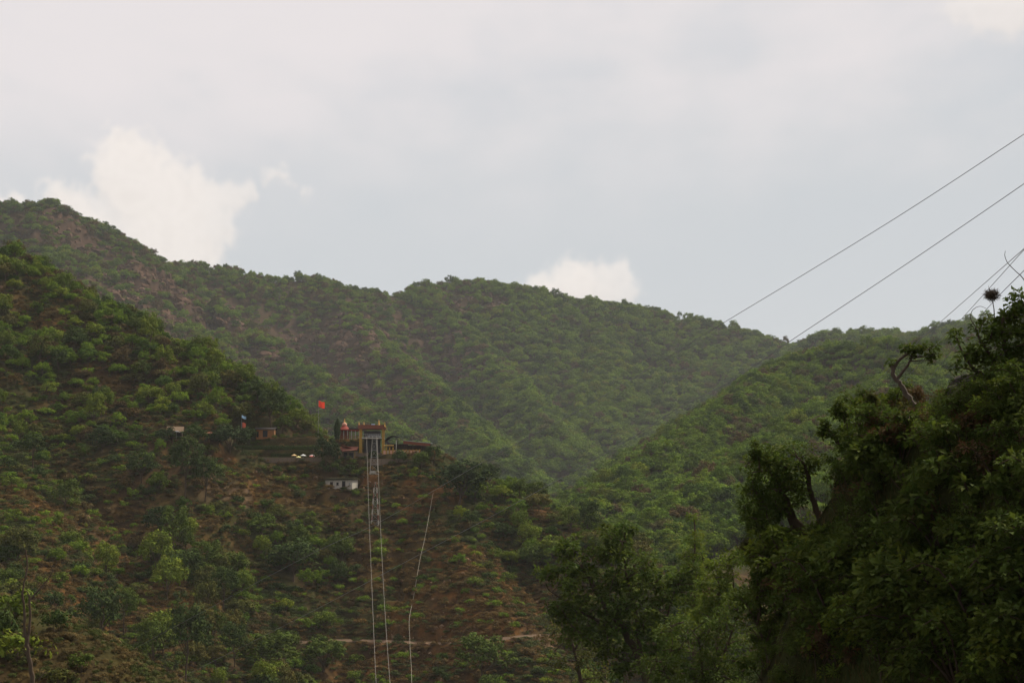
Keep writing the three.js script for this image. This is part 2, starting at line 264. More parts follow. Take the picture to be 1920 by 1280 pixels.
// ------------------------------------------------------------------ naming
const taken = {};
function numbered(name) { const n = (taken[name] = (taken[name] ?? -1) + 1); return n ? `${name}_${String(n).padStart(3, '0')}` : name; }
function tag(o, label, category, group, kind) { o.userData = { label }; if (category) o.userData.category = category; if (group) o.userData.group = group; if (kind) o.userData.kind = kind; return o; }
function thing(name, label, category, p = [0, 0, 0], turn = 0, group) { const o = new THREE.Group(); o.name = numbered(name); scene.add(o); o.position.set(...(p.isVector3 ? [p.x, p.y, p.z] : p)); o.rotation.y = turn; return tag(o, label, category, group); }
function part(name, geos, mat, parent) { const m = new THREE.Mesh(Array.isArray(geos) ? (geos.length > 1 ? mergeGeometries(geos.map((g) => (g.index ? g.toNonIndexed() : g))) : geos[0]) : geos, mat); m.name = name; m.castShadow = m.receiveShadow = true; parent.add(m); return m; }
const V = (x, y, z) => new THREE.Vector3(x, y, z);

// ------------------------------------------------------------------ foliage builders
class Leaves {                                                      // a bag of small leaf faces with a colour each
  constructor() { this.p = []; this.c = []; this.i = []; }
  // flat kite: one face for a leaf spray that is a pixel or two across
  kite(x, y, z, nx, ny, nz, s, w, a, c) {
    let tx = -nz * Math.cos(a) + ny * Math.sin(a) * 0.5, ty = -nx * Math.sin(a) + 0.02, tz = nx * Math.cos(a); const d = tx * nx + ty * ny + tz * nz; tx -= d * nx; ty -= d * ny; tz -= d * nz; let l = Math.hypot(tx, ty, tz) || 1; tx /= l; ty /= l; tz /= l;
    const bx = ny * tz - nz * ty, by = nz * tx - nx * tz, bz = nx * ty - ny * tx, n = this.p.length / 3, k = s * 0.18;
    this.p.push(x - tx * s, y - ty * s, z - tz * s, x + bx * w - nx * k, y + by * w - ny * k, z + bz * w - nz * k, x + tx * s, y + ty * s, z + tz * s, x - bx * w - nx * k, y - by * w - ny * k, z - bz * w - nz * k);
    for (let q = 0; q < 4; q++) this.c.push(c[0], c[1], c[2]);
    this.i.push(n, n + 1, n + 2, n, n + 2, n + 3);
  }
  // a leaf with a midrib fold: base, two shoulders, tip
  leaf(x, y, z, dx, dy, dz, nx, ny, nz, len, wid, c) {
    const bx = dy * nz - dz * ny, by = dz * nx - dx * nz, bz = dx * ny - dy * nx, n = this.p.length / 3, m = len * 0.45, f = wid * 0.35, P = this.p;
    P.push(x, y, z, x + dx * m + bx * wid + nx * f, y + dy * m + by * wid + ny * f, z + dz * m + bz * wid + nz * f, x + dx * len - nx * len * 0.12, y + dy * len - ny * len * 0.12, z + dz * len - nz * len * 0.12, x + dx * m - bx * wid + nx * f, y + dy * m - by * wid + ny * f, z + dz * m - bz * wid + nz * f, x + dx * m, y + dy * m, z + dz * m);
    for (let q = 0; q < 5; q++) this.c.push(c[0], c[1], c[2]);
    this.i.push(n, n + 1, n + 4, n + 4, n + 1, n + 2, n, n + 4, n + 3, n + 4, n + 2, n + 3);
  }
  build() { const g = new THREE.BufferGeometry(); g.setAttribute('position', new THREE.Float32BufferAttribute(this.p, 3)); g.setAttribute('color', new THREE.Float32BufferAttribute(this.c, 3)); g.setIndex(this.i); return g; }
}
function tube(points, radii, sides = 6, wob = 0, r = null) {        // tapered limb through points
  const n = points.length, pos = [], idx = [], T = V(0, 0, 0), B = V(0, 0, 0), N = V(0, 0, 0);
  let ref = V(0.31, 0.12, 0.94);
  for (let i = 0; i < n; i++) {
    T.subVectors(points[Math.min(i + 1, n - 1)], points[Math.max(i - 1, 0)]).normalize(); if (Math.abs(T.dot(ref)) > 0.95) ref = V(0.9, 0.1, -0.3);
    B.crossVectors(T, ref).normalize(); N.crossVectors(B, T);
    for (let k = 0; k < sides; k++) { const a = k / sides * 6.2832, q = radii[i] * (1 + (wob && r ? (r() - 0.5) * wob : 0)); pos.push(points[i].x + (B.x * Math.cos(a) + N.x * Math.sin(a)) * q, points[i].y + (B.y * Math.cos(a) + N.y * Math.sin(a)) * q, points[i].z + (B.z * Math.cos(a) + N.z * Math.sin(a)) * q); }
    if (i) for (let k = 0; k < sides; k++) { const a = (i - 1) * sides + k, b = (i - 1) * sides + (k + 1) % sides; idx.push(a, b, a + sides, b, b + sides, a + sides); }
  }
  const tip = pos.length / 3; pos.push(points[n - 1].x, points[n - 1].y, points[n - 1].z); for (let k = 0; k < sides; k++) idx.push((n - 1) * sides + k, (n - 1) * sides + (k + 1) % sides, tip);
  const g = new THREE.BufferGeometry(); g.setAttribute('position', new THREE.Float32BufferAttribute(pos, 3)); g.setIndex(idx); g.computeVertexNormals(); return g;
}
function limb(a, b, r0, r1, sides, rnd, bend = 0.12, n = 5) {
  const pts = [], rad = [], L = a.distanceTo(b), o = V(rnd() - 0.5, (rnd() - 0.3) * 0.6, rnd() - 0.5).multiplyScalar(L * bend * 2);
  for (let i = 0; i <= n; i++) { const t = i / n, s = Math.sin(t * Math.PI); pts.push(V(lerp(a.x, b.x, t) + o.x * s + (rnd() - 0.5) * L * 0.03, lerp(a.y, b.y, t) + o.y * s, lerp(a.z, b.z, t) + o.z * s + (rnd() - 0.5) * L * 0.03)); rad.push(lerp(r0, r1, t)); }
  return tube(pts, rad, sides);
}
const tint = (rnd, c, v) => { const k = 1 + (rnd() - 0.5) * v, w = (rnd() - 0.5) * v * 0.5; return [c[0] * k * (1 + w), c[1] * k, c[2] * k * (1 - w)]; };
// crown of leaf sprays in uneven clumps; unit size: crown about 1 wide, standing on y = 0
function treeShape(seed, o) {
  const rnd = rngOf(seed), L = new Leaves(), cl = [];
  const { h = 1.1, rx = 0.5, ry = 0.4, cy = 0.7, clumps = 16, per = 45, leaf = 0.05, cr = 0.17, droop = 0.1 } = o;
  for (let k = 0; k < clumps; k++) {
    const a = rnd() * 6.2832, s = Math.pow(rnd(), 0.6) * 1.25 - 0.4, q = Math.sqrt(Math.max(0, 1 - Math.min(1, s * s))), rr = 0.5 + 0.5 * Math.sqrt(rnd());
    cl.push(V(Math.cos(a) * q * rr * rx * (0.6 + rnd() * 0.7), cy + Math.min(1, s) * ry * (0.55 + rnd() * 0.65), Math.sin(a) * q * rr * rx * (0.6 + rnd() * 0.7)));
  }
  for (const c of cl) {
    const R = cr * (0.65 + rnd() * 0.75), base = tint(rnd, [1, 1, 1], 0.35);
    for (let k = 0; k < per; k++) {
      let x = rnd() * 2 - 1, y = rnd() * 2 - 1 + 0.35, z = rnd() * 2 - 1, l = Math.hypot(x, y, z); if (l > 1.3 || l < 0.05) continue; x /= l; y /= l; z /= l; const q = R * Math.pow(rnd(), 0.35) * (0.85 + rnd() * 0.35);
      let nx = x + (rnd() - 0.5) * 0.8, ny = y + 0.35 + (rnd() - 0.5) * 0.7, nz = z + (rnd() - 0.5) * 0.8; l = Math.hypot(nx, ny, nz) || 1; nx /= l; ny /= l; nz /= l;
      const s = leaf * (0.55 + rnd() * 0.8); L.kite(c.x + x * q * 1.15, c.y + y * q * 0.85 - droop * R * rnd(), c.z + z * q * 1.15, nx, ny, nz, s, s * (0.4 + rnd() * 0.3), rnd() * 6.28, tint(rnd, base, 0.3));
    }
  }
  const wood = [], top = V((rnd() - 0.5) * 0.12, cy - ry * 0.1, (rnd() - 0.5) * 0.12), r0 = o.trunk ?? 0.03, fork = V(top.x * 0.5, Math.max(0.08, cy - ry * 0.9), top.z * 0.5);
  wood.push(limb(V(0, -0.08, 0), fork, r0, r0 * 0.75, 6, rnd, 0.05, 3), limb(fork, top, r0 * 0.7, r0 * 0.3, 5, rnd, 0.1, 3));
  for (let k = 0; k < Math.min(6, cl.length); k++) wood.push(limb(V(lerp(fork.x, top.x, k / 9), lerp(fork.y, top.y, k / 9), lerp(fork.z, top.z, k / 9)), cl[k * 2 % cl.length], r0 * 0.42, r0 * 0.12, 4, rnd, 0.12, 3));
  return { crown: L.build(), wood: mergeGeometries(wood.map((g) => { g.deleteAttribute('normal'); return g; })), cl };
}
const leafMat = (c, tr = 0.35) => new THREE.MeshPhysicalMaterial({ color: new THREE.Color().setRGB(...c).multiplyScalar(0.9), vertexColors: true, roughness: 0.85, specularIntensity: 0.1, transmission: tr, thickness: 0, side: THREE.DoubleSide });
const GREENS = [[0.128, 0.165, 0.016], [0.1, 0.138, 0.015], [0.07, 0.1, 0.014], [0.044, 0.068, 0.015], [0.08, 0.086, 0.017], [0.11, 0.1, 0.022], [0.1, 0.066, 0.022], [0.03, 0.048, 0.014]];
const leafMats = GREENS.map((c) => leafMat(c, 0.15));
const canopyMat = new THREE.MeshPhysicalMaterial({ color: new THREE.Color(0.96, 0.96, 0.96), vertexColors: true, roughness: 0.95, specularIntensity: 0.08, transmission: 0.12, thickness: 0, side: THREE.DoubleSide });
const barkMat = new THREE.MeshPhysicalMaterial({ color: new THREE.Color().setRGB(0.07, 0.05, 0.035), roughness: 0.95, specularIntensity: 0.15 });
const paleBark = new THREE.MeshStandardMaterial({ color: new THREE.Color().setRGB(0.16, 0.125, 0.095), roughness: 0.95 });

// far kinds (instanced mass) and near kinds (things)
const farKinds = [11, 12, 13, 14, 15, 16].map((s, k) => treeShape(s, { clumps: 30 + k * 2, per: 52, leaf: 0.043, cr: 0.125 + 0.01 * (k % 3), rx: 0.5, ry: [0.36, 0.42, 0.3, 0.45, 0.38, 0.34][k], cy: [0.55, 0.62, 0.5, 0.7, 0.58, 0.52][k] }));
const nearKinds = [31, 32, 33, 34, 35, 36, 37, 38].map((s, k) => treeShape(s, { clumps: 52 + k * 2, per: 40, leaf: 0.038, cr: 0.105 + 0.012 * (k % 3), rx: 0.5, ry: [0.4, 0.5, 0.36, 0.6, 0.42, 0.48, 0.34, 0.55][k], cy: [0.46, 0.55, 0.44, 0.68, 0.5, 0.58, 0.5, 0.95][k], trunk: 0.028 }));
const shrubKinds = [51, 52, 53, 54, 55].map((s, k) => treeShape(s, { clumps: 12 + k, per: 40, leaf: 0.06, cr: 0.2, rx: 0.5, ry: 0.34, cy: 0.34, trunk: 0.02 }));

const M4 = new THREE.Matrix4(), Q4 = new THREE.Quaternion(), UPV = V(0, 1, 0);
function mass(name, label, kinds, spots, pick, withWood) {          // what nobody could count, as one object
  const g = new THREE.Group(); g.name = name; scene.add(g); tag(g, label, null, null, 'stuff');
  kinds.forEach((kd, k) => {
    const mine = spots.filter((s) => s.kind === k); if (!mine.length) return;
    for (const [geo, mat, nm, col] of withWood ? [[kd.crown, canopyMat, 'crowns', 1], [kd.wood, barkMat, 'trunks', 0]] : [[kd.crown, canopyMat, 'crowns', 1]]) {
      const im = new THREE.InstancedMesh(geo, mat, mine.length); im.name = nm; im.castShadow = im.receiveShadow = true;
      mine.forEach((s, i) => { Q4.setFromAxisAngle(UPV, s.turn); M4.compose(s.p, Q4, V(s.w, s.h, s.w)); im.setMatrixAt(i, M4); if (col) im.setColorAt(i, new THREE.Color().setRGB(...s.c)); });
      im.userData.kind = 'stuff'; g.add(im);
    }
  });
  return g;
}
const GREEN_SET = (rnd, dry) => { const r = rnd(); const c = r < 0.34 ? [0.118, 0.178, 0.015] : r < 0.66 ? [0.09, 0.145, 0.014] : r < 0.86 ? [0.05, 0.086, 0.013] : r < 0.96 ? [0.132, 0.165, 0.016] : [0.085, 0.08, 0.026]; const k = 0.8 + rnd() * 0.4; return dry && rnd() < dry ? [0.095 * k, 0.068 * k, 0.028 * k] : c.map((x) => x * k); };

// ------------------------------------------------------------------ forest on the far mountain and the valley spur
const D2R = Math.PI / 180;
{
  const rnd = rngOf(101), spots = [];
  const put = (x, z, size, dry) => { const y = height(x, z), s = size * (0.65 + rnd() * 0.75); spots.push({ p: V(x, y - 0.3, z), w: s, h: s * (0.75 + rnd() * 0.45), turn: rnd() * 6.28, kind: Math.floor(rnd() * 6), c: GREEN_SET(rnd, dry) }); };
  for (let a = -24; a < 24; a += 0.185) for (let r = 470; r < 1960; r += r < 900 ? 3.9 : 5.6) {
    const aa = (a + (rnd() - 0.5) * 0.4) * D2R, rr = r + (rnd() - 0.5) * (r < 900 ? 8 : 12), x = rr * Math.sin(aa), z = -rr * Math.cos(aa);
    const h = baseHeight(x, z); if (h < -20 || lastId === 'hill' || lastId === 'near') continue;
    const isFar = lastId === 'far', dist = lastDist, [m, kind] = bareness(x, z); if (m > 0.35 && rnd() < 0.4 + 0.35 * m) continue;
    const u = 960 + x / -z * FPX, left = isFar && u < 1000 ? sstep(1000, 600, u) : 0;
    const n = (isFar ? fbm(x / 54 + 7, z / 54, 3) : fbm(x / 34 + 7, z / 34, 3)); if (n < -0.28 + left * 0.22 && rnd() < 0.75) continue;
    if (!isFar && rnd() < 0.2) continue;
    if (rnd() < left * 0.46 * sstep(30, 95, dist)) continue;
    put(x, z, isFar ? 9 - left * 2.2 : 6, isFar ? 0.01 + left * 0.27 + (n < 0 ? 0.03 : 0) : 0.07);
    if (isFar && dist < 22 && rnd() < 0.6) put(x + rnd() * 8, z + rnd() * 8, 7, 0.05);
  }
  const crest = RIDGES[0].w; // single taller trees that stand along the skyline
  for (let i = 2; i + 1 < crest.length - 2; i++) { const A = crest[i], B = crest[i + 1], n = Math.round(A.distanceTo(B) / 11); for (let k = 0; k < n; k++) { if (rnd() < 0.6) continue; const t = (k + rnd()) / n, x = lerp(A.x, B.x, t) + (rnd() - 0.5) * 4, z = lerp(A.z, B.z, t) + (rnd() - 0.5) * 4, s = 4 + rnd() * 5; spots.push({ p: V(x, height(x, z) - 0.2, z), w: s, h: s * (1.1 + rnd() * 0.7), turn: rnd() * 6.28, kind: Math.floor(rnd() * 6), c: GREEN_SET(rnd, 0.05) }); } }
  console.log('far trees', spots.length);
  mass('far_forest', 'hazy green forest covering the far mountain and the valley spur', farKinds, spots, null, true);
  // undergrowth between the trees
  const brush = [];
  for (let k = 0; k < 34000; k++) {
    const aa = (rnd() * 42 - 21) * D2R, rr = 470 + 1450 * Math.sqrt(rnd()), x = rr * Math.sin(aa), z = -rr * Math.cos(aa), h = baseHeight(x, z); if (h < -20 || lastId === 'hill' || lastId === 'near') continue;
    const [m] = bareness(x, z); if (m > 0.3 && rnd() < 0.45) continue;
    const s = (1.6 + rnd() * 2.6) * (rr > 900 ? 1.6 : 1); brush.push({ p: V(x, h - 0.2, z), w: s, h: s * 0.8, turn: rnd() * 6.28, kind: Math.floor(rnd() * 5), c: GREEN_SET(rnd, 0.3) });
  }
  mass('far_undergrowth', 'low scrub between the trees of the far mountain', shrubKinds, brush, null, false);
}
{ // broken rock in the bare faces of the mountain, stones on the bare earth of the hill
  const rnd = rngOf(131), g = new THREE.IcosahedronGeometry(1, 1), p = g.attributes.position; for (let i = 0; i < p.count; i++) { const x = p.getX(i), y = p.getY(i), z = p.getZ(i), q = 1 + noise(x * 1.7 + 3, z * 1.7 + y * 2) * 0.7; p.setXYZ(i, x * q, y * q * 0.8, z * q); } g.deleteAttribute('normal'); g.deleteAttribute('uv');
  const list = []; for (const b of BARE) { const far = b.kind === 'rock', n = far ? Math.round(b.r * b.r * 0.1) : Math.round(b.r * 5); for (let k = 0; k < n; k++) { const a = rnd() * 6.28, q = Math.sqrt(rnd()) * b.r * 1.15, x = b.x + Math.cos(a) * q, z = b.z + Math.sin(a) * q; if (bareness(x, z)[0] < 0.3) continue; const s = far ? 0.8 + rnd() * rnd() * 4.4 : 0.1 + rnd() * rnd() * 0.5; list.push([V(x, height(x, z) - s * 0.1, z), s, b.kind]); } }
  const im = new THREE.InstancedMesh(g, new THREE.MeshPhysicalMaterial({ color: new THREE.Color(1, 1, 1), roughness: 1, specularIntensity: 0.1, flatShading: true }), list.length);
  list.forEach(([q, s, kind], i) => { M4.compose(q, Q4.setFromEuler(new THREE.Euler(rnd() * 3, rnd() * 6, rnd() * 3)), V(s * (0.7 + rnd()), s * (0.6 + rnd() * 0.9), s * (0.7 + rnd() * 0.6))); im.setMatrixAt(i, M4); const k = 0.7 + rnd() * 0.6, c = kind === 'rock' ? [0.085, 0.05, 0.034] : [0.16, 0.1, 0.06]; im.setColorAt(i, new THREE.Color().setRGB(c[0] * k, c[1] * k, c[2] * k)); });
  im.name = 'loose_rock'; scene.add(im); tag(im, 'broken reddish rock in the bare faces of the slopes', null, null, 'stuff'); console.log('rocks', list.length);
}
console.log('far');

// ------------------------------------------------------------------ the temple hill: trees and shrubs
function cloneTree(kinds, k, p, w, h, turn, mat, name, label, category, group, bark = barkMat) {
  const g = thing(name, label, category, p, turn, group);
  part('trunk', kinds[k].wood, bark, g).scale.set(w, h, w); part('crown', kinds[k].crown, mat, g).scale.set(w, h, w); return g;
}
const KEEP = [];                                                    // places kept clear of plants: [x, z, radius]
const clearOf = (x, z, r = 0) => KEEP.every(([a, b, q]) => Math.hypot(x - a, z - b) > q + r);
const keepPx = (u, v, d, r) => { const p = at(u, v, d); KEEP.push([p.x, p.z, r]); };
keepPx(697, 855, 408, 5.5); keepPx(715, 852, 404, 4); keepPx(655, 829, 421, 4.5); keepPx(652, 858, PAD.hut, 3.0); keepPx(620, 916, PAD.house, 2.6); keepPx(640, 916, PAD.house, 2.6); keepPx(660, 916, PAD.house, 2.6); keepPx(750, 850, 411, 5); keepPx(775, 850, 409, 4.5); keepPx(800, 850, 408, 4);
for (let u = 440; u < 610; u += 12) { keepPx(u, 818, PAD.gardenTop, 2.0); keepPx(u, 842, PAD.gardenMid, 2.0); keepPx(u, 864, PAD.gardenLow, 2.0); }
keepPx(328, 822, PAD.leftHouse, 3); keepPx(388, 822, PAD.kiosk, 2); keepPx(498, 818, PAD.gardenTop + 1, 3.4); keepPx(701, 888, PAD.pylon, 1.4);
for (const p of PATH) KEEP.push([p.x, p.z, 1.3]);
// the views along which the photograph shows the buildings are kept free of tall trees
const OPEN = [[608, 672, 770, 925], [672, 812, 780, 872], [440, 600, 795, 870], [690, 720, 800, 990], [312, 345, 790, 820], [480, 520, 792, 820], [590, 612, 745, 800], [640, 1040, 1100, 1212], [735, 830, 900, 1180]];
const covers = (p, w, h) => { const [u, v, z] = pixelOf(p), k = FPX / z; return OPEN.some(([a, b, c, d]) => u + w * k * 0.45 > a && u - w * k * 0.45 < b && v - h * k * 0.9 < d && v > c + 5 && z < 425); };
const heroTrees = [ // photograph place of the foot, crown width and height in metres, kind, leaf colour, label
  [508, 800, 8.5, 11, 3, 3, 'dark rounded tree standing above the garden on the ridge'],
  [860, 948, 11.5, 11.5, 5, 7, 'big dense dark tree on the shoulder right of the terraces'],
  [918, 916, 5, 7, 3, 3, 'slim open tree beside the big dark tree on the shoulder'],
  [345, 935, 8, 15, 7, 3, 'tall dark tree with bare lower trunk below the tan roofed house'],
  [385, 940, 6.5, 11, 7, 3, 'narrow tall tree beside the pale earth slip'],
  [265, 905, 7, 8.5, 1, 3, 'dark bushy tree alone left of the tall trunked trees'],
  [430, 850, 9, 8, 0, 7, 'spreading dark tree in front of the hedged garden'],
  [612, 885, 5.5, 9.5, 3, 7, 'dark upright tree between the umbrellas and the red roofed hut'],
  [700, 864, 2.6, 3, 1, 7, 'small dark tree against the foot of the gateway'],
  [748, 872, 3.6, 4.5, 1, 3, 'leafy tree growing in front of the yellow balustrade'],
  [790, 880, 4.5, 5, 5, 2, 'rounded tree below the long tin shed'],
  [812, 872, 4, 5.5, 3, 3, 'tree at the end of the long tin shed'],
  [300, 1010, 7.5, 8, 1, 7, 'dark round tree above the dry grass gully'],
  [345, 1020, 6, 7, 5, 0, 'bright green tree next to a dark round tree'],
  [550, 1090, 11, 10, 5, 3, 'broad dark tree left of the ropeway cables'],
  [640, 1060, 6.5, 8, 1, 2, 'green tree close to the ropeway cables'],
  [490, 1010, 7, 6, 0, 2, 'green tree below the ploughed terraces'],
  [505, 1275, 10, 10, 3, 2, 'large green tree near the foot of the slope'],
  [908, 1290, 9.5, 11, 3, 2, 'full green tree below the footpath'],
  [350, 1285, 7, 15, 7, 3, 'tall slender tree with straight bare trunk low on the slope'],
  [187, 1225, 7, 12, 7, 3, 'slender tree with a straight dark trunk over red soil'],
  [1010, 960, 6, 5, 2, 5, 'olive bush tree on the nose of the ridge'],
  [1070, 1000, 6, 7, 3, 1, 'light green tree low on the nose of the ridge'],
  [605, 1260, 8, 8, 0, 2, 'wide green tree under the lower cable line'],
  [455, 800, 6, 7, 4, 4, 'olive tree on the rise behind the orange hut'],
  [310, 835, 5, 5, 0, 7, 'dark tree half hiding the tan roofed house'],
  [362, 838, 6, 5.5, 5, 3, 'dark tree between the tan roofed house and the kiosk'],
  [408, 838, 4.5, 5, 1, 7, 'dark tree right of the orange kiosk'],
  [468, 828, 4.2, 4.2, 5, 3, 'green tree at the left corner of the orange hut'],
  [530, 812, 5, 5, 0, 2, 'leafy tree behind the right corner of the orange hut'],
  [575, 815, 4.5, 4.5, 5, 4, 'olive tree at the foot of the red flag'],
  [625, 872, 4.5, 6, 3, 7, 'dark tree left of the rust roofed hut'],
  [735, 846, 5, 4.2, 1, 3, 'dark tree behind the arched shed'],
  [232, 1190, 5, 9, 7, 2, 'upright slender tree beside the red earth gully'],
  [420, 1150, 5.5, 10, 7, 3, 'tall upright tree left of the broad dark tree'],
  [285, 1275, 6, 11, 7, 2, 'upright tree low on the slope above the grassy spur'],
  [440, 1250, 5, 9, 3, 3, 'narrow dark tree in the hollow left of the large green tree'],
  [120, 960, 6, 8, 3, 2, 'upright green tree above the bare red soil'],
  [60, 880, 6, 9, 7, 3, 'tall dark tree high on the open slope'],
  [190, 850, 6.5, 7, 1, 7, 'round dark tree on the edge of the wooded slope'],
  [555, 800, 6, 5.5, 1, 0, 'bright green tree just left of the red flag'],
];
let treeCount = 0;
{
  const rnd = rngOf(202);
  for (const [u, v, w, h, k, m, label] of heroTrees) { const p = hit(u, v, 200); if (!p) continue; p.y -= 0.2; const hh = h / (nearKinds[k].cl.reduce((q, c) => Math.max(q, c.y), 0) + 0.12); cloneTree(nearKinds, k, p, w, hh, rnd() * 6.28, leafMats[m], 'broadleaf_tree', label, 'tree'); KEEP.push([p.x, p.z, w * 0.3]); treeCount++; }
  { // cypress beside the shrine
    const c = at(632, 826, 417), g = thing('cypress_tree', 'thin dark cypress standing left of the red shrine roof', 'tree', [c.x, height(c.x, c.z) - 0.1, c.z]), L = new Leaves(), r = rngOf(9);
    for (let k = 0; k < 1500; k++) { const t = Math.pow(r(), 0.8), y = 0.5 + t * 5.4, q = 0.85 * Math.pow(Math.sin(Math.PI * clamp(0.12 + t * 0.86)), 0.7) * (0.7 + r() * 0.4), a = r() * 6.28; L.kite(Math.cos(a) * q, y, Math.sin(a) * q, Math.cos(a) * 0.9, 0.3, Math.sin(a) * 0.9, 0.16 + r() * 0.12, 0.07, r() * 6.28, tint(r, [1, 1, 1], 0.5)); }
    part('trunk', limb(V(0, 0, 0), V(0, 5, 0), 0.12, 0.03, 6, r, 0.01), barkMat, g); part('crown', L.build(), leafMats[7], g);
  }
  // everything that grows on the slope: candidates, then the largest in view become trees of their own, the rest a mass
  const trees = [], shrubs = [];
  for (let a = -21; a < 21; a += 0.42) for (let r = 285; r < 540; r += 2.5) {
    const aa = (a + (rnd() - 0.5) * 0.5) * D2R, rr = r + (rnd() - 0.5) * 4, x = rr * Math.sin(aa), z = -rr * Math.cos(aa), h = baseHeight(x, z); if (lastId !== 'hill' || h < -60) continue;
    const y = height(x, z), p = V(x, y - 0.15, z), [u, v] = pixelOf(p), [m] = bareness(x, z), n = fbm(x / 18 + 2, z / 18, 3);
    if (!clearOf(x, z, 1)) continue;
    const wooded = 0.9 * sstep(900, 700, v) * sstep(700, 500, u) + 0.25 * sstep(1000, 880, u + 0) * sstep(0.1, 0.5, n) + (u < 650 && v > 1020 ? 0.28 : 0) + (u > 860 ? 0.3 : 0);
    if (rnd() < wooded * 0.8 * (1 - m * 0.95) * sstep(-0.5, 0.15, n + 0.12)) {
      const w = (2.5 + rnd() * rnd() * 4.6 + (v > 900 ? 0.4 : 0)), hh = w * (0.75 + rnd() * 0.6);
      if (!covers(p, w, hh * 1.2)) { trees.push({ p, w, h: hh, turn: rnd() * 6.28, u, v, m, dry: rnd() }); continue; }
    }
    if (rnd() < 0.85 * (1 - m * 0.4)) { const w = 1.4 + rnd() * rnd() * 2.8, hh = w * (0.6 + rnd() * 0.3); if (!(covers(p, w, hh) && w > (v > 925 ? 2.6 : 1.6))) shrubs.push({ p, w, h: hh, turn: rnd() * 6.28, u, v, m }); }
  }
  const rank = (list) => { for (const s of list) s.vis = seen(s.p, s.h * 0.8) ? s.w * s.h / (s.p.x * s.p.x + s.p.z * s.p.z) : 0; list.sort((a, b) => b.vis - a.vis); };
  rank(trees); rank(shrubs);
  console.log('hill trees', trees.length, 'shrubs', shrubs.length);
  const zone = (u, v) => (v < 800 && u < 640 ? 'on the wooded slope above the garden' : u < 430 && v < 960 ? 'on the slope left of the garden terraces' : u < 330 ? 'on the slope above the dead forked tree' : u < 690 ? 'on the slope left of the ropeway cables' : u < 850 ? 'around the ropeway cables and the water pipe' : 'on the ridge nose right of the water pipe');
  const treeLooks = [['bright yellow green tree', 0], ['mid green tree', 1], ['deep green tree', 2], ['dark green tree', 3], ['olive green tree', 4], ['dry brownish tree', 5]];
  const chooseLook = () => { const r = rnd(); return r < 0.18 ? 0 : r < 0.4 ? 1 : r < 0.6 ? 2 : r < 0.76 ? 3 : r < 0.9 ? 4 : 5; };
  const nT = 296 - treeCount;
  trees.slice(0, nT).forEach((s) => { const k = Math.floor(rnd() * 6), q = chooseLook(); cloneTree(nearKinds, k, s.p, s.w, s.h, s.turn, leafMats[treeLooks[q][1]], 'broadleaf_tree', `${s.w > 5.2 ? 'large ' : s.w < 4 ? 'small ' : ''}${treeLooks[q][0]} ${zone(s.u, s.v)}`, 'tree', 'trees on the temple hillside'); });
  mass('hillside_wood', 'trees filling the gaps of the wood on the temple hillside', farKinds, trees.slice(nT).map((s) => ({ ...s, kind: Math.floor(rnd() * 6), c: GREEN_SET(rnd, 0.12) })), null, true);
  const shrubLooks = [['bright green shrub', 1], ['dark green shrub', 3], ['olive shrub', 4], ['dry brown shrub', 6]];
  shrubs.slice(0, 290).forEach((s) => { const r = rnd(), q = r < 0.3 ? 0 : r < 0.62 ? 1 : r < 0.85 ? 2 : 3; cloneTree(shrubKinds, Math.floor(rnd() * 5), s.p, s.w, s.h * 1.4, s.turn, leafMats[shrubLooks[q][1]], 'shrub', `${s.w > 3.2 ? 'wide ' : s.w < 2.6 ? 'small ' : ''}${shrubLooks[q][0]} ${zone(s.u, s.v)}`, 'shrub', 'shrubs on the temple hillside').children[0].name = 'stems'; });
  const rest = shrubs.slice(290).map((s) => ({ ...s, h: s.h * 1.3, kind: Math.floor(rnd() * 5), c: GREEN_SET(rnd, 0.3) }));
  for (let k = 0; k < 90000; k++) { // small scrub and tufts of dry grass
    const aa = (rnd() * 42 - 21) * D2R, rr = 285 + 230 * rnd(), x = rr * Math.sin(aa), z = -rr * Math.cos(aa); baseHeight(x, z); if (lastId !== 'hill' || !clearOf(x, z, 0)) continue;
    const [m, kind] = bareness(x, z), n = fbm(x / 10, z / 10 + 50, 2); if (rnd() < m * 0.25) continue;
    const s = 0.6 + rnd() * rnd() * 1.6, dry = clamp(0.35 + m * 0.5 - n * 0.6), k2 = 0.75 + rnd() * 0.5; rest.push({ p: V(x, height(x, z) - 0.08, z), w: s, h: s * (0.6 + rnd() * 0.5), turn: rnd() * 6.28, kind: Math.floor(rnd() * 5), c: rnd() < dry ? [0.122 * k2, 0.078 * k2, 0.027 * k2] : [0.062 * k2, 0.075 * k2, 0.024 * k2] });
  }
  mass('hillside_scrub', 'low green and dry brown scrub over the temple hillside', shrubKinds, rest, null, false);
}
console.log('hill');
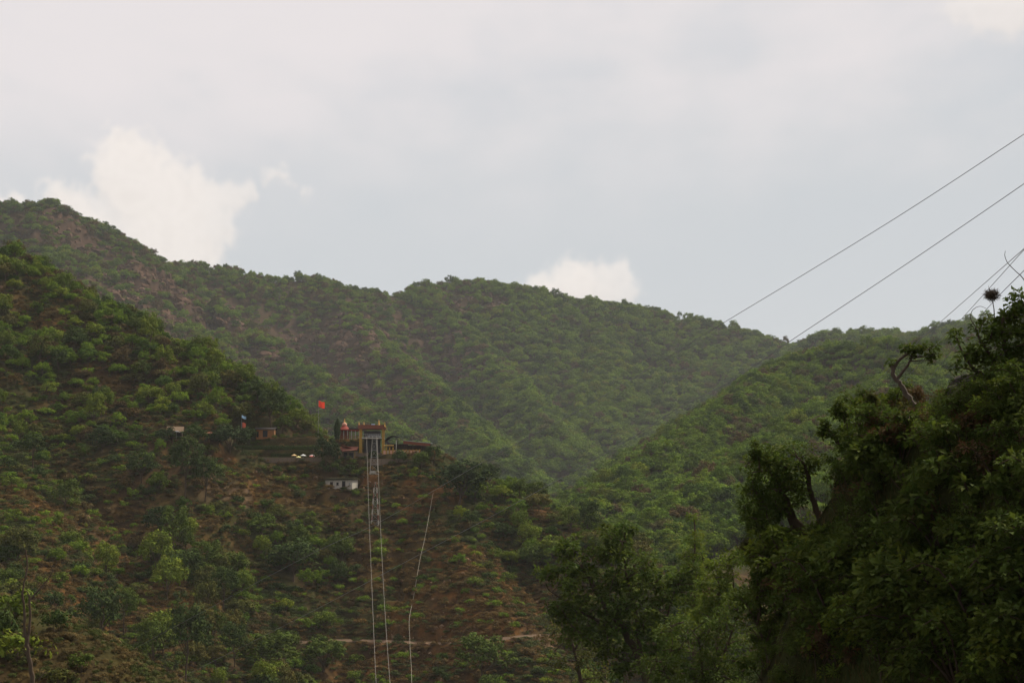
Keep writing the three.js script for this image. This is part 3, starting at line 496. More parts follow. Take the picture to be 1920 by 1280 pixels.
// ------------------------------------------------------------------ near ground: steep bank on the right, slopes behind the camera
const BANK = [[1330, 1420, 46], [1400, 1330, 44], [1470, 1170, 43], [1545, 1075, 42], [1585, 1035, 41.5], [1606, 890, 41], [1625, 808, 40.5], [1720, 770, 39], [1800, 745, 38], [1920, 715, 36.5], [2200, 640, 34], [3000, 500, 31]].map(([u, v, d]) => at(u, v, d));
function bankHeight(x, z) {
  let h = -14;
  for (let i = 0; i + 1 < BANK.length; i++) {
    const a = BANK[i], b = BANK[i + 1], ex = b.x - a.x, ez = b.z - a.z, t = clamp(((x - a.x) * ex + (z - a.z) * ez) / (ex * ex + ez * ez)), dx = x - a.x - ex * t, dz = z - a.z - ez * t, d = Math.hypot(dx, dz), near = Math.hypot(x, z) < Math.hypot(a.x + ex * t, a.z + ez * t);
    h = Math.max(h, lerp(a.y, b.y, t) - (i < 6 || t === 0 ? 6 : near ? 2.2 : 0.55) * (Math.sqrt(d * d + 0.35) - 0.6));
  }
  return h + fbm(x / 1.6, z / 1.6, 4) * 0.5 + fbm(x / 5, z / 5, 2) * 0.5;
}
const hillBehind = (x, z) => -2 + 1.05 * Math.max(0, Math.hypot(x, z) - 8) * sstep(0.2, 0.75, z / (Math.hypot(x, z) + 0.01) + 0.45) + fbm(x / 14, z / 14, 3) * 2;
function bankHit(u, v) { const r = ray(u, v); for (let d = 26; d < 60; d += 0.1) if (bankHeight(r[0] * d, r[2] * d) > r[1] * d) return V(r[0] * d, r[1] * d, r[2] * d); return null; }
{
  const as = [], rs = []; for (let a = 5; a < 42; a += 0.3) as.push(a * D2R); for (let r = 27; r < 72; r += r < 47 ? 0.25 : 2) rs.push(r);
  grid('bank', as, rs, groundMat, bankHeight);
  const bs = [], rb = []; for (let a = 106; a <= 254; a += 3) bs.push(a * D2R); for (let r = 3; r < 260; r *= 1.12) rb.push(r);
  grid('hillside', bs, rb, groundMat, hillBehind);
}
// leaves of the near plants: real leaf shapes on twigs
const nearLeaf = { deep: leafMat([0.082, 0.116, 0.018], 0.4), mid: leafMat([0.082, 0.116, 0.018], 0.4), fresh: leafMat([0.135, 0.18, 0.022], 0.45), dry: leafMat([0.12, 0.074, 0.032], 0.3), olive: leafMat([0.09, 0.095, 0.022], 0.35) };
function cluster(L, c, R, n, len, rnd, squash = 0.8, up = 0.35) {
  const base = tint(rnd, [1, 1, 1], 0.4);
  for (let k = 0; k < n; k++) {
    let x = rnd() * 2 - 1, y = rnd() * 2 - 0.8, z = rnd() * 2 - 1, l = Math.hypot(x, y, z) || 1; x /= l; y /= l; z /= l; const q = R * Math.pow(rnd(), 0.45);
    let dx = x + (rnd() - 0.5) * 1.3, dy = y * 0.5 - 0.15 + (rnd() - 0.5) * 1.0, dz = z + (rnd() - 0.5) * 1.3; l = Math.hypot(dx, dy, dz) || 1; dx /= l; dy /= l; dz /= l;
    let nx = (rnd() - 0.5) * 1.2 + x * 0.5, ny = up + rnd(), nz = (rnd() - 0.5) * 1.2 + z * 0.5; const d = nx * dx + ny * dy + nz * dz; nx -= d * dx; ny -= d * dy; nz -= d * dz; l = Math.hypot(nx, ny, nz) || 1;
    const s = len * (0.6 + rnd() * 0.7); L.leaf(c.x + x * q, c.y + y * q * squash, c.z + z * q, dx, dy, dz, nx / l, ny / l, nz / l, s, s * (0.22 + rnd() * 0.12), tint(rnd, base, 0.35));
  }
}
// a tree whose limbs and leaf masses are given by their photograph places at the tree's own distance
function leafyTree(o) {
  const { name = 'broadleaf_tree', label, category = 'tree', group, d, foot, limbs, blobs, leaf = 0.12, R = 0.3, per = 36, mat, bark = barkMat, seed, depth = 1, dens = 1, footY } = o;
  const rnd = rngOf(seed), px = d / FPX, base = at(foot[0], foot[1], d); if (footY) base.y = footY(base.x, base.z) - 0.1;
  const g = thing(name, label, category, base, 0, group), L = new Leaves(), wood = [], nodes = [], off = (u, v, dd) => at(u, v, d + dd).sub(base);
  for (const lm of limbs) {
    const pts = lm.p.map(([u, v, dd = 0], i) => (i === 0 && lm.root ? V(0, 0, 0) : off(u, v, dd))), cur = new THREE.CatmullRomCurve3(pts), n = Math.max(6, pts.length * 4), P = cur.getPoints(n);
    P.forEach((p, i) => { if (i && i < n) { p.x += (rnd() - 0.5) * lm.r[0] * 0.5; p.y += (rnd() - 0.5) * lm.r[0] * 0.4; p.z += (rnd() - 0.5) * lm.r[0] * 0.5; } });
    wood.push(tube(P, P.map((_, i) => lerp(lm.r[0], lm.r[1], i / n)), 8, 0.18, rnd)); P.forEach((p, i) => { if (i > n * 0.25) nodes.push(p); });
  }
  for (const [u, v, ru, rv, dd = 0, k = 1] of blobs) {
    const n = Math.max(1, Math.round(ru * rv * px * px / (R * R) * 3.2 * dens * k));
    for (let i = 0; i < n; i++) {
      const a = rnd() * 6.28, q = Math.sqrt(rnd()), c = off(u + Math.cos(a) * q * ru, v + Math.sin(a) * q * rv, dd + (rnd() - 0.5) * 2 * depth * Math.max(ru, rv) * px);
      cluster(L, c, R * (0.6 + rnd() * 0.7), Math.round(per * (0.6 + rnd() * 0.8)), leaf, rnd);
      let best = null, bd = 1e9; for (const p of nodes) { const e = p.distanceToSquared(c) + (p.y > c.y ? 0.4 : 0); if (e < bd) { bd = e; best = p; } }
      if (best && bd > 0.01) { const m = limb(best, c, 0.02 * d / 60 + 0.006, 0.005, 4, rnd, 0.1, 3); wood.push(m); if (rnd() < 0.5) nodes.push(c); }
    }
  }
  part('trunk', mergeGeometries(wood), bark, g); part('crown', L.build(), mat, g); return g;
}
// --- trees below the road, in the middle of the view
const lowFoot = (x, z) => height(x, z);
leafyTree({ label: 'large dark spreading tree with bare forked limbs below the cables', d: 95, foot: [1225, 1345], footY: lowFoot, seed: 61, mat: nearLeaf.deep, leaf: 0.3, R: 0.4, per: 40, dens: 0.85,
  limbs: [{ root: 1, r: [0.3, 0.12], p: [[1225, 1345], [1205, 1250], [1172, 1185], [1130, 1125], [1090, 1060]] }, { r: [0.16, 0.04], p: [[1203, 1245], [1192, 1150], [1172, 1060], [1173, 990]] }, { r: [0.13, 0.04], p: [[1172, 1185], [1110, 1158], [1035, 1110]] }, { r: [0.15, 0.04], p: [[1215, 1290], [1240, 1190], [1265, 1110]] }, { r: [0.1, 0.03], p: [[1200, 1250], [1140, 1220], [1080, 1180]] }],
  blobs: [[1090, 1032, 40, 26], [1150, 1015, 30, 30], [1178, 988, 16, 12], [1055, 1080, 34, 20], [1022, 1072, 20, 12], [1180, 1070, 52, 42], [1120, 1100, 60, 36], [1105, 1175, 50, 40], [1195, 1160, 60, 50], [1060, 1140, 34, 22], [1250, 1100, 42, 34], [1290, 1085, 26, 26], [1170, 1235, 50, 30], [1240, 1190, 40, 40]] });
leafyTree({ label: 'thin leaning tree with sparse twigs at the edge of the footpath', d: 100, foot: [1115, 1345], footY: lowFoot, seed: 62, mat: nearLeaf.olive, leaf: 0.24, R: 0.5, per: 30, dens: 1.0,
  limbs: [{ root: 1, r: [0.16, 0.05], p: [[1115, 1345], [1088, 1270], [1076, 1215], [1062, 1170]] }, { r: [0.07, 0.02], p: [[1078, 1220], [1100, 1170], [1110, 1140]] }], blobs: [[1062, 1180, 30, 24], [1040, 1200, 20, 16], [1100, 1215, 24, 26], [1110, 1260, 30, 26], [1040, 1240, 18, 18]] });
leafyTree({ label: 'slender tree topped by a flat green umbrella tuft', d: 112, foot: [1305, 1330], footY: lowFoot, seed: 63, mat: nearLeaf.fresh, leaf: 0.22, R: 0.45, per: 48, dens: 1.6,
  limbs: [{ root: 1, r: [0.16, 0.05], p: [[1305, 1330], [1302, 1180], [1303, 1060], [1302, 975]] }], blobs: [[1300, 973, 15, 6], [1306, 1012, 26, 12], [1298, 1045, 30, 16], [1312, 1080, 30, 20], [1290, 1110, 30, 20], [1310, 1150, 36, 30]] });
leafyTree({ label: 'bright yellow green bushy tree with round leaf clumps', d: 86, foot: [1350, 1320], footY: lowFoot, seed: 64, mat: nearLeaf.fresh, leaf: 0.19, R: 0.36, per: 54, dens: 1.4,
  limbs: [{ root: 1, r: [0.15, 0.05], p: [[1350, 1320], [1345, 1200], [1350, 1100]] }, { r: [0.07, 0.03], p: [[1347, 1190], [1375, 1110], [1372, 1050]] }], blobs: [[1328, 1058, 18, 12], [1352, 1080, 16, 12], [1330, 1100, 20, 14], [1370, 1045, 22, 18], [1345, 1132, 30, 18], [1372, 1095, 18, 20], [1325, 1160, 30, 22]] });
leafyTree({ label: 'dark leafy thicket tree against the foot of the bank', d: 72, foot: [1330, 1370], seed: 65, mat: nearLeaf.deep, leaf: 0.17, R: 0.36, per: 46, dens: 1.2, footY: lowFoot,
  limbs: [{ root: 1, r: [0.12, 0.04], p: [[1330, 1370], [1320, 1280], [1310, 1200]] }, { r: [0.08, 0.03], p: [[1325, 1300], [1360, 1220], [1385, 1150]] }], blobs: [[1260, 1190, 40, 30], [1330, 1190, 44, 34], [1300, 1245, 60, 34], [1375, 1150, 24, 34], [1370, 1230, 40, 44], [1230, 1260, 50, 26], [1330, 1290, 70, 30]] });
// --- plants of the near bank
const onBank = (x, z) => bankHeight(x, z);
leafyTree({ label: 'dense dark crooked tree leaning out from the left end of the bank', d: 40.5, foot: [1585, 1035], seed: 71, mat: nearLeaf.mid, leaf: 0.1, R: 0.22, per: 52, dens: 2.0, footY: null,
  limbs: [{ root: 1, r: [0.17, 0.09], p: [[1585, 1035, 1], [1540, 1012], [1498, 985], [1472, 940], [1452, 890]] }, { r: [0.09, 0.04], p: [[1546, 1008, 0.3], [1534, 965], [1522, 925], [1512, 880], [1500, 860]] }, { r: [0.08, 0.03], p: [[1480, 960], [1440, 950], [1415, 920]] }, { r: [0.06, 0.02], p: [[1500, 985], [1450, 1010], [1425, 1050], [1420, 1120]] }],
  blobs: [[1425, 875, 24, 26], [1470, 878, 38, 28], [1512, 868, 24, 20], [1417, 925, 22, 30], [1468, 930, 40, 32], [1428, 980, 28, 26], [1497, 915, 16, 22], [1430, 1035, 30, 28], [1470, 1000, 20, 20], [1418, 1090, 20, 34], [1440, 850, 14, 8], [1490, 845, 14, 8], [1450, 960, 30, 20], [1405, 960, 12, 20], [1440, 1090, 30, 30], [1460, 1040, 24, 20]] });
leafyTree({ label: 'twisted pruned tree with bare crooked limbs and leaf tufts', d: 39.5, foot: [1716, 760], seed: 72, mat: nearLeaf.mid, bark: new THREE.MeshStandardMaterial({ color: new THREE.Color().setRGB(0.085, 0.062, 0.048), roughness: 0.95 }), leaf: 0.1, R: 0.1, per: 26, dens: 1.2, depth: 0.6,
  limbs: [{ root: 1, r: [0.065, 0.045], p: [[1716, 760], [1700, 738], [1688, 718], [1676, 706], [1674, 690], [1671, 684]] }, { r: [0.045, 0.02], p: [[1675, 694], [1684, 678], [1698, 666], [1716, 658], [1740, 655]] }, { r: [0.04, 0.02], p: [[1682, 711], [1694, 696], [1704, 682], [1710, 670], [1712, 660]] }],
  blobs: [[1699, 650, 9, 6], [1718, 655, 16, 6], [1736, 650, 8, 6], [1750, 664, 10, 8], [1756, 652, 4, 5], [1671, 681, 6, 4], [1708, 669, 6, 7], [1744, 672, 6, 4]] });
const bigTree = leafyTree({ label: 'leafy tree on top of the bank against the sky', d: 37.5, foot: [1905, 800], seed: 73, mat: nearLeaf.mid, leaf: 0.12, R: 0.17, per: 34, dens: 1.05,
  limbs: [{ root: 1, r: [0.14, 0.08], p: [[1905, 800], [1893, 765], [1862, 730], [1835, 700]] }, { r: [0.08, 0.03], p: [[1895, 770], [1900, 710], [1885, 640], [1880, 590]] }, { r: [0.06, 0.02], p: [[1865, 732], [1870, 690], [1840, 640], [1830, 615]] }, { r: [0.07, 0.03], p: [[1900, 720], [1935, 650], [1945, 580]] }, { r: [0.04, 0.02], p: [[1836, 702], [1810, 670], [1795, 635]] }, { r: [0.012, 0.005], p: [[1930, 560], [1921, 524], [1905, 508], [1890, 492], [1885, 480], [1886, 470]] }, { r: [0.01, 0.004], p: [[1832, 615], [1821, 598], [1824, 582], [1838, 574], [1850, 578]] }],
  blobs: [[1798, 632, 12, 12], [1818, 662, 26, 18], [1798, 690, 10, 10], [1850, 628, 24, 20], [1888, 600, 14, 18], [1912, 568, 18, 18], [1900, 622, 36, 30], [1862, 670, 36, 24], [1900, 682, 36, 32], [1832, 702, 20, 10], [1828, 608, 6, 10], [1940, 600, 36, 50], [1852, 602, 5, 7], [1810, 720, 14, 10], [1960, 680, 50, 50], [1880, 715, 24, 14]] });
leafyTree({ label: 'leafy tall shrub standing over the gap at the left end of the bank', name: 'tall_shrub', category: 'shrub', d: 40, foot: [1640, 985], seed: 75, mat: nearLeaf.mid, leaf: 0.1, R: 0.2, per: 38, dens: 1.0,
  limbs: [{ root: 1, r: [0.08, 0.04], p: [[1640, 985], [1615, 910], [1595, 840], [1588, 780]] }, { r: [0.05, 0.02], p: [[1618, 920], [1640, 840], [1650, 775]] }, { r: [0.04, 0.02], p: [[1605, 875], [1580, 850], [1570, 820]] }],
  blobs: [[1582, 785, 20, 24], [1618, 768, 26, 18], [1580, 832, 18, 24], [1602, 870, 24, 24], [1652, 765, 22, 14], [1586, 915, 16, 26], [1635, 830, 26, 26], [1592, 975, 16, 24], [1565, 770, 6, 8], [1595, 1020, 20, 18], [1560, 815, 8, 12], [1612, 940, 20, 30]] });
leafyTree({ label: 'low shrub leaning over the lip of the bank beside the twisted tree', name: 'lip_shrub', category: 'shrub', d: 39, foot: [1700, 800], seed: 76, mat: nearLeaf.olive, leaf: 0.09, R: 0.16, per: 34, dens: 0.9,
  limbs: [{ root: 1, r: [0.03, 0.015], p: [[1700, 800], [1695, 775], [1688, 758]] }, { r: [0.025, 0.01], p: [[1699, 790], [1730, 765], [1755, 752]] }], blobs: [[1688, 762, 18, 10], [1725, 765, 20, 8], [1756, 755, 14, 8], [1770, 775, 16, 12]] });
[[1572, 752, 1585, 800, 'upright sapling above the tall shrub at the gap'], [1632, 735, 1640, 785, 'thin sapling rising left of the twisted tree'], [1416, 832, 1424, 880, 'pair of upright shoots on top of the crooked tree'], [1770, 735, 1776, 775, 'thin leafy sapling right of the twisted tree'], [1545, 790, 1572, 840, 'thin sapling leaning out over the gap'], [1400, 1010, 1425, 1070, 'drooping sprig at the left edge of the bank foliage']].forEach(([u, v, fu, fv, label], k) => leafyTree({ name: 'sapling', category: 'sapling', label, d: 40 - (u > 1700 ? 1.5 : 0), foot: [fu, fv], seed: 90 + k, mat: k % 2 ? nearLeaf.olive : nearLeaf.mid, leaf: 0.1, R: 0.07, per: 12, dens: 1.4, depth: 0.5, limbs: [{ root: 1, r: [0.018, 0.006], p: [[fu, fv], [(u + fu) / 2 + 3, (v + fv) / 2], [u, v]] }], blobs: [[u, v + 3, 5, 7], [(u + fu) / 2, (v + fv) / 2, 7, 10], [u + 5, v + 14, 6, 8], [u - 5, v + 20, 6, 8]] }));
{ // round ball of dry twigs on a stalk above the tree
  const p = at(1866, 606, 38), g = thing('twig_nest', 'dark round ball of dry twigs on a thin stalk above the tree', 'nest', p), r = rngOf(8), c = at(1860, 553, 38).sub(p), tw = [];
  part('stalk', tube([V(0, 0, 0), c.clone().multiplyScalar(0.5).add(V(0.02, 0, 0)), c], [0.016, 0.012, 0.009], 6), barkMat, g);
  for (let k = 0; k < 420; k++) { const a = V(r() - 0.5, r() - 0.5, r() - 0.5).normalize(), b = V(r() - 0.5, r() - 0.5, r() - 0.5).normalize(), s = V(a.x * 0.14, a.y * 0.11, a.z * 0.14).multiplyScalar(0.5 + r() * 0.6).add(c), e = s.clone().add(b.multiplyScalar(0.06 + r() * 0.08)); tw.push(tube([s, e], [0.006, 0.003], 3)); }
  part('twigs', mergeGeometries(tw), barkMat, g);
}
{ // the wood that goes on above the bank and up the slope behind the road, outside the view
  const rnd = rngOf(707), spots = [], add = (x, z, y, s) => spots.push({ p: V(x, y - 0.3, z), w: s, h: s * (0.9 + rnd() * 0.4), turn: rnd() * 6.28, kind: Math.floor(rnd() * 6), c: GREEN_SET(rnd, 0.1) });
  for (let k = 0; k < 12; k++) { const a = (33 + rnd() * 8) * D2R, r = 31 + rnd() * 24, x = r * Math.sin(a), z = -r * Math.cos(a); add(x, z, bankHeight(x, z), 6 + rnd() * 4); }
  for (let k = 0; k < 170; k++) { const a = (125 + rnd() * 110) * D2R, r = 16 + rnd() * 70, x = r * Math.sin(a), z = -r * Math.cos(a); add(x, z, hillBehind(x, z), 6 + rnd() * 5); }
  mass('roadside_wood', 'trees of the wood beside and behind the road', farKinds, spots, null, true);
}
// shrubs that cover the face and the top of the bank
{
  const rnd = rngOf(303), kinds = [];
  for (let k = 0; k < 7; k++) {
    const L = new Leaves(), wood = [], r = rngOf(400 + k), n = 15 + k;
    for (let i = 0; i < 7 + (k % 3); i++) { // arching branches, each with a few leafy tips
      const a = r() * 6.28, len = 0.45 + r() * 0.35, hgt = 0.35 + r() * 0.55, P = []; for (let j = 0; j <= 5; j++) { const t = j / 5; P.push(V(Math.cos(a + t * 0.5) * len * t * 0.85, -0.1 + hgt * Math.sin(t * 2.0), Math.sin(a + t * 0.5) * len * t * 0.85)); }
      wood.push(tube(P, P.map((_, j) => 0.016 * (1 - j / 7)), 5));
      for (let j = 2; j <= 5; j++) { const c = P[j].clone().add(V((r() - 0.5) * 0.16, (r() - 0.3) * 0.12, (r() - 0.5) * 0.16)); cluster(L, c, 0.08 + r() * 0.08, 26 + Math.floor(r() * 22), 0.06 + (k % 4) * 0.016, r); }
    }
    kinds.push({ crown: L.build(), wood: mergeGeometries(wood) });
  }
  const looks = [['dark leafy shrub', nearLeaf.deep], ['mid green leafy shrub', nearLeaf.mid], ['fresh green shrub', nearLeaf.fresh], ['dry brown shrub', nearLeaf.dry]], spot = (u, v) => (v < 830 ? (u < 1760 ? 'on top of the bank around the twisted tree' : 'on top of the bank under the leafy tree') : u < 1640 ? (v < 1050 ? 'beside the gap under the crooked tree' : 'at the left foot of the bank below the crooked tree') : v < 1040 ? 'on the upper face of the bank' : 'low on the shaded face of the bank');
  const spots = [[1598, 815, 0.8, 0], [1612, 785, 0.8, 1], [1635, 765, 0.8, 0], [1670, 770, 0.9, 1], [1700, 775, 0.7, 3], [1735, 770, 0.8, 3], [1760, 765, 0.7, 1], [1612, 860, 0.9, 1], [1605, 905, 0.8, 0], [1622, 930, 0.9, 3], [1650, 830, 1.1, 1], [1690, 840, 1.1, 3], [1730, 830, 0.9, 3], [1770, 820, 0.9, 2], [1820, 800, 0.9, 0], [1870, 790, 1.0, 2], [1920, 770, 1.0, 1], [1800, 870, 1.0, 2], [1850, 850, 0.9, 1], [1900, 860, 1.0, 0], [1640, 900, 1.2, 1], [1700, 910, 1.1, 0], [1585, 1010, 0.7, 1], [1590, 960, 0.7, 0], [1595, 910, 0.8, 1], [1590, 870, 0.7, 0], [1600, 830, 0.7, 1], [1620, 1030, 1.0, 0], [1880, 745, 0.8, 0], [1930, 735, 0.9, 0], [1850, 765, 0.8, 1], [1905, 790, 1.0, 0], [1800, 790, 0.8, 0], [1840, 810, 0.9, 3], [1660, 980, 1.1, 1], [1750, 930, 1.0, 2], [1420, 1150, 1.2, 0], [1450, 1200, 1.2, 0], [1430, 1260, 1.2, 0], [1480, 1130, 1.1, 0], [1500, 1060, 1.0, 1], [1540, 1080, 1.1, 0], [1560, 1060, 0.9, 0], [1520, 1100, 1.1, 1], [1570, 1110, 1.2, 0], [1480, 1090, 1.0, 0], [1460, 1140, 1.1, 1], [1600, 1070, 1.0, 1]];
  for (let k = 0; k < 105; k++) spots.push([1430 + rnd() * 560, 1030 + rnd() * 270, 0.6 + rnd() * rnd() * 1.7, rnd() < 0.62 ? 0 : rnd() < 0.6 ? 1 : rnd() < 0.4 ? 3 : 2]);
  for (let k = 0; k < 45; k++) spots.push([1640 + rnd() * 340, 800 + rnd() * 240, 0.55 + rnd() * rnd() * 1.3, rnd() < 0.5 ? 0 : rnd() < 0.5 ? 1 : 3]);
  for (const [u, v, s, q] of spots) { const p = bankHit(u, v) ?? at(u, v, 42); const g = thing('bank_shrub', `${s > 1.2 ? 'large ' : s < 0.85 ? 'small ' : ''}${looks[q][0]} ${spot(u, v)}`, 'shrub', [p.x, p.y - 0.15, p.z], rnd() * 6.28, 'shrubs on the near bank'), k = Math.floor(rnd() * 7); part('stems', kinds[k].wood, barkMat, g).scale.setScalar(s * 1.15); part('foliage', kinds[k].crown, looks[q][1], g).scale.setScalar(s * 1.15); }
  // small leaves, creepers and dry grass over the soil of the bank: one mass
  const L = new Leaves(); 
  for (let k = 0; k < 14000; k++) { const u = 1400 + (rnd() < 0.3 ? 100 + rnd() * 180 : rnd() * 640), v = 700 + rnd() * 600, p = bankHit(u, v); if (!p) continue; const c = rnd() < 0.3 ? [0.11, 0.07, 0.03] : tint(rnd, [0.045, 0.065, 0.02], 0.6), a = rnd() * 6.28; if (rnd() < 0.5) L.leaf(p.x, p.y, p.z, Math.cos(a) * 0.7, 0.2 + rnd() * 0.5, Math.sin(a) * 0.7, -0.3 * Math.cos(a), 0.9, -0.3 * Math.sin(a), 0.1 + rnd() * 0.06, 0.025, c); else L.leaf(p.x, p.y, p.z, Math.cos(a) * 0.4, 0.9, Math.sin(a) * 0.4, Math.cos(a), -0.4, Math.sin(a), 0.18 + rnd() * 0.22, 0.008, c); }
  const m = new THREE.Mesh(L.build(), canopyMat); m.name = 'bank_undergrowth'; scene.add(m); tag(m, 'creepers and dry grass over the near bank', null, null, 'stuff');
  // a dark boulder under the tree on top of the bank
  const bg = new THREE.IcosahedronGeometry(1, 3), bp = bg.attributes.position; for (let i = 0; i < bp.count; i++) { const x = bp.getX(i), y = bp.getY(i), z = bp.getZ(i), q = 1 + fbm(x * 1.3 + 4, z * 1.3 + y, 3) * 0.5; bp.setXYZ(i, x * q * 0.55 + y * 0.25, y * q * 0.6, z * q * 0.5); } bg.computeVertexNormals();
  const b = new THREE.Mesh(bg, new THREE.MeshPhysicalMaterial({ color: new THREE.Color().setRGB(0.045, 0.038, 0.034), roughness: 1, specularIntensity: 0.2, map: GRAIN })); b.name = 'boulder'; b.position.copy(at(1808, 752, 38.6)); scene.add(b); tag(b, 'dark boulder leaning on top of the bank under the tree', 'boulder');
}
// --- near slope at the lower left: dead forked tree, bushes, grass
{
  const rnd = rngOf(404);
  const foot = hit(62, 1300, 100), dd = foot ? Math.hypot(foot.x, foot.z) : 146;
  leafyTree({ name: 'dead_tree', label: 'leafless dead tree forked into two thin trunks', d: dd, foot: [62, 1300], seed: 81, mat: nearLeaf.dry, blobs: [], limbs: [
    { root: 1, r: [0.2, 0.12], p: [[62, 1300], [56, 1245], [50, 1205], [51, 1190]] }, { r: [0.11, 0.06], p: [[51, 1210], [45, 1180], [45, 1140], [41, 1112], [44, 1095], [50, 1060], [47, 1030]] }, { r: [0.11, 0.07], p: [[51, 1205], [55, 1170], [55, 1130], [54, 1115]] }, { r: [0.07, 0.02], p: [[56, 1124], [66, 1112], [78, 1098], [92, 1082], [98, 1070], [93, 1058]] }, { r: [0.045, 0.015], p: [[66, 1112], [74, 1106], [79, 1100]] }, { r: [0.05, 0.02], p: [[54, 1117], [49, 1108], [42, 1110]] }, { r: [0.05, 0.015], p: [[70, 1278], [78, 1266], [86, 1258]] }, { r: [0.03, 0.01], p: [[47, 1080], [56, 1085], [72, 1092], [80, 1098]] }] });
  const spots = [];
  for (let k = 0; k < 9000; k++) { const a = (-28 + rnd() * 18) * D2R, r = 118 + rnd() * 75, x = r * Math.sin(a), z = -r * Math.cos(a); baseHeight(x, z); if (lastId !== 'near') continue; const s = 0.3 + rnd() * rnd() * 0.8, k2 = 0.7 + rnd() * 0.6, n = fbm(x / 7, z / 7, 2); spots.push({ p: V(x, height(x, z) - 0.05, z), w: s, h: s * 1.1, turn: rnd() * 6.28, kind: Math.floor(rnd() * 5), c: rnd() < 0.55 - n ? [0.13 * k2, 0.095 * k2, 0.038 * k2] : [0.07 * k2, 0.085 * k2, 0.024 * k2] }); }
  for (let k = 0; k < 6000; k++) { const a = (-6 + rnd() * 26) * D2R, r = 62 + rnd() * 90, x = r * Math.sin(a), z = -r * Math.cos(a); baseHeight(x, z); if (lastId !== 'near') continue; const s = 0.5 + rnd() * rnd() * 1.6, k2 = 0.7 + rnd() * 0.5; spots.push({ p: V(x, height(x, z) - 0.05, z), w: s, h: s * 1.1, turn: rnd() * 6.28, kind: Math.floor(rnd() * 5), c: [0.05 * k2, 0.065 * k2, 0.02 * k2] }); }
  mass('near_slope_grass', 'dry grass and small herbs on the near slopes', shrubKinds, spots, null, false);
  const bushes = [[10, 1120, 4.2, 4, 0, 'yellow green bush at the edge of the near grassy slope'], [25, 1165, 3.2, 3, 1, 'green bush beside the dead forked tree'], [28, 1250, 3.6, 3.2, 0, 'light green bush below the dead forked tree'], [100, 1190, 2.6, 2.4, 3, 'dark green bush right of the dead forked tree'], [150, 1260, 2.2, 1.8, 2, 'low dark bush on the near grassy slope'], [-20, 1220, 4, 4, 3, 'dark bush left of the dead forked tree'], [110, 1285, 2, 1.6, 4, 'olive bush low on the near grassy slope']];
  for (const [u, v, w, h, m, label] of bushes) { const p = hit(u, v, 100) ?? at(u, v, 150); const g = cloneTree(shrubKinds, Math.floor(rnd() * 5), p, w, h * 1.3, rnd() * 6.28, leafMats[m], 'bush', label, 'bush'); g.children[0].name = 'stems'; }
}
console.log('near');
// ------------------------------------------------------------------ buildings of the temple yard
const paint = (r, g, b, o = {}) => new THREE.MeshPhysicalMaterial({ color: new THREE.Color().setRGB(r, g, b), roughness: 0.85, specularIntensity: 0.4, map: GRAIN, ...o });
const MT = { yellow: paint(0.42, 0.25, 0.045), ochre: paint(0.4, 0.2, 0.06), red: paint(0.26, 0.045, 0.03), brick: paint(0.22, 0.075, 0.045), white: paint(0.5, 0.46, 0.4), grey: paint(0.32, 0.31, 0.3), stone: paint(0.2, 0.15, 0.11), dark: paint(0.025, 0.024, 0.026), tin: paint(0.05, 0.042, 0.04, { roughness: 0.95, specularIntensity: 0.15 }), greenTin: paint(0.2, 0.24, 0.2, { roughness: 0.6 }), gold: paint(0.75, 0.42, 0.12, { metalness: 0.6, roughness: 0.4 }), peach: paint(0.75, 0.4, 0.28), wood: paint(0.07, 0.045, 0.03), thatch: paint(0.04, 0.038, 0.02, { specularIntensity: 0.05, roughness: 1 }), blue: paint(0.12, 0.28, 0.5), steel: paint(0.34, 0.34, 0.34, { roughness: 0.7 }), orange: paint(0.3, 0.13, 0.045), flag: new THREE.MeshPhysicalMaterial({ color: new THREE.Color().setRGB(0.85, 0.06, 0.02), roughness: 0.8, transmission: 0.35, thickness: 0, side: THREE.DoubleSide }), cloth: (r, g, b) => new THREE.MeshPhysicalMaterial({ color: new THREE.Color().setRGB(r, g, b), roughness: 0.8, transmission: 0.25, thickness: 0, side: THREE.DoubleSide }) };
function bx(w, h, d, x = 0, y = 0, z = 0, ry = 0, rx = 0, rz = 0) { const g = new THREE.BoxGeometry(w, h, d); if (rx) g.rotateX(rx); if (rz) g.rotateZ(rz); if (ry) g.rotateY(ry); g.translate(x, y, z); return g; }
function cyl(r0, r1, h, x, y, z, n = 10) { const g = new THREE.CylinderGeometry(r1, r0, h, n); g.translate(x, y + h / 2, z); return g; }
function lathe(pts, x, y, z, n = 20) { const g = new THREE.LatheGeometry(pts.map(([a, b]) => new THREE.Vector2(a, b)), n); g.translate(x, y, z); return g; }
function bar(a, b, w) { const L = a.distanceTo(b), g = new THREE.BoxGeometry(w, L, w); g.applyQuaternion(new THREE.Quaternion().setFromUnitVectors(UPV, b.clone().sub(a).normalize())); g.translate((a.x + b.x) / 2, (a.y + b.y) / 2, (a.z + b.z) / 2); return g; }
function slopeRoof(w, d, t, x, y, z, tilt) { return bx(w, t, d, x, y, z, 0, tilt, 0); }
const finial = (s) => [[0.001, 0.9 * s], [0.03 * s, 0.75 * s], [0.05 * s, 0.6 * s], [0.16 * s, 0.5 * s], [0.06 * s, 0.4 * s], [0.2 * s, 0.22 * s], [0.12 * s, 0.06 * s], [0.2 * s, 0]];
const footAt = (u, v, d) => { const p = at(u, v, d); p.y = height(p.x, p.z); return p; };
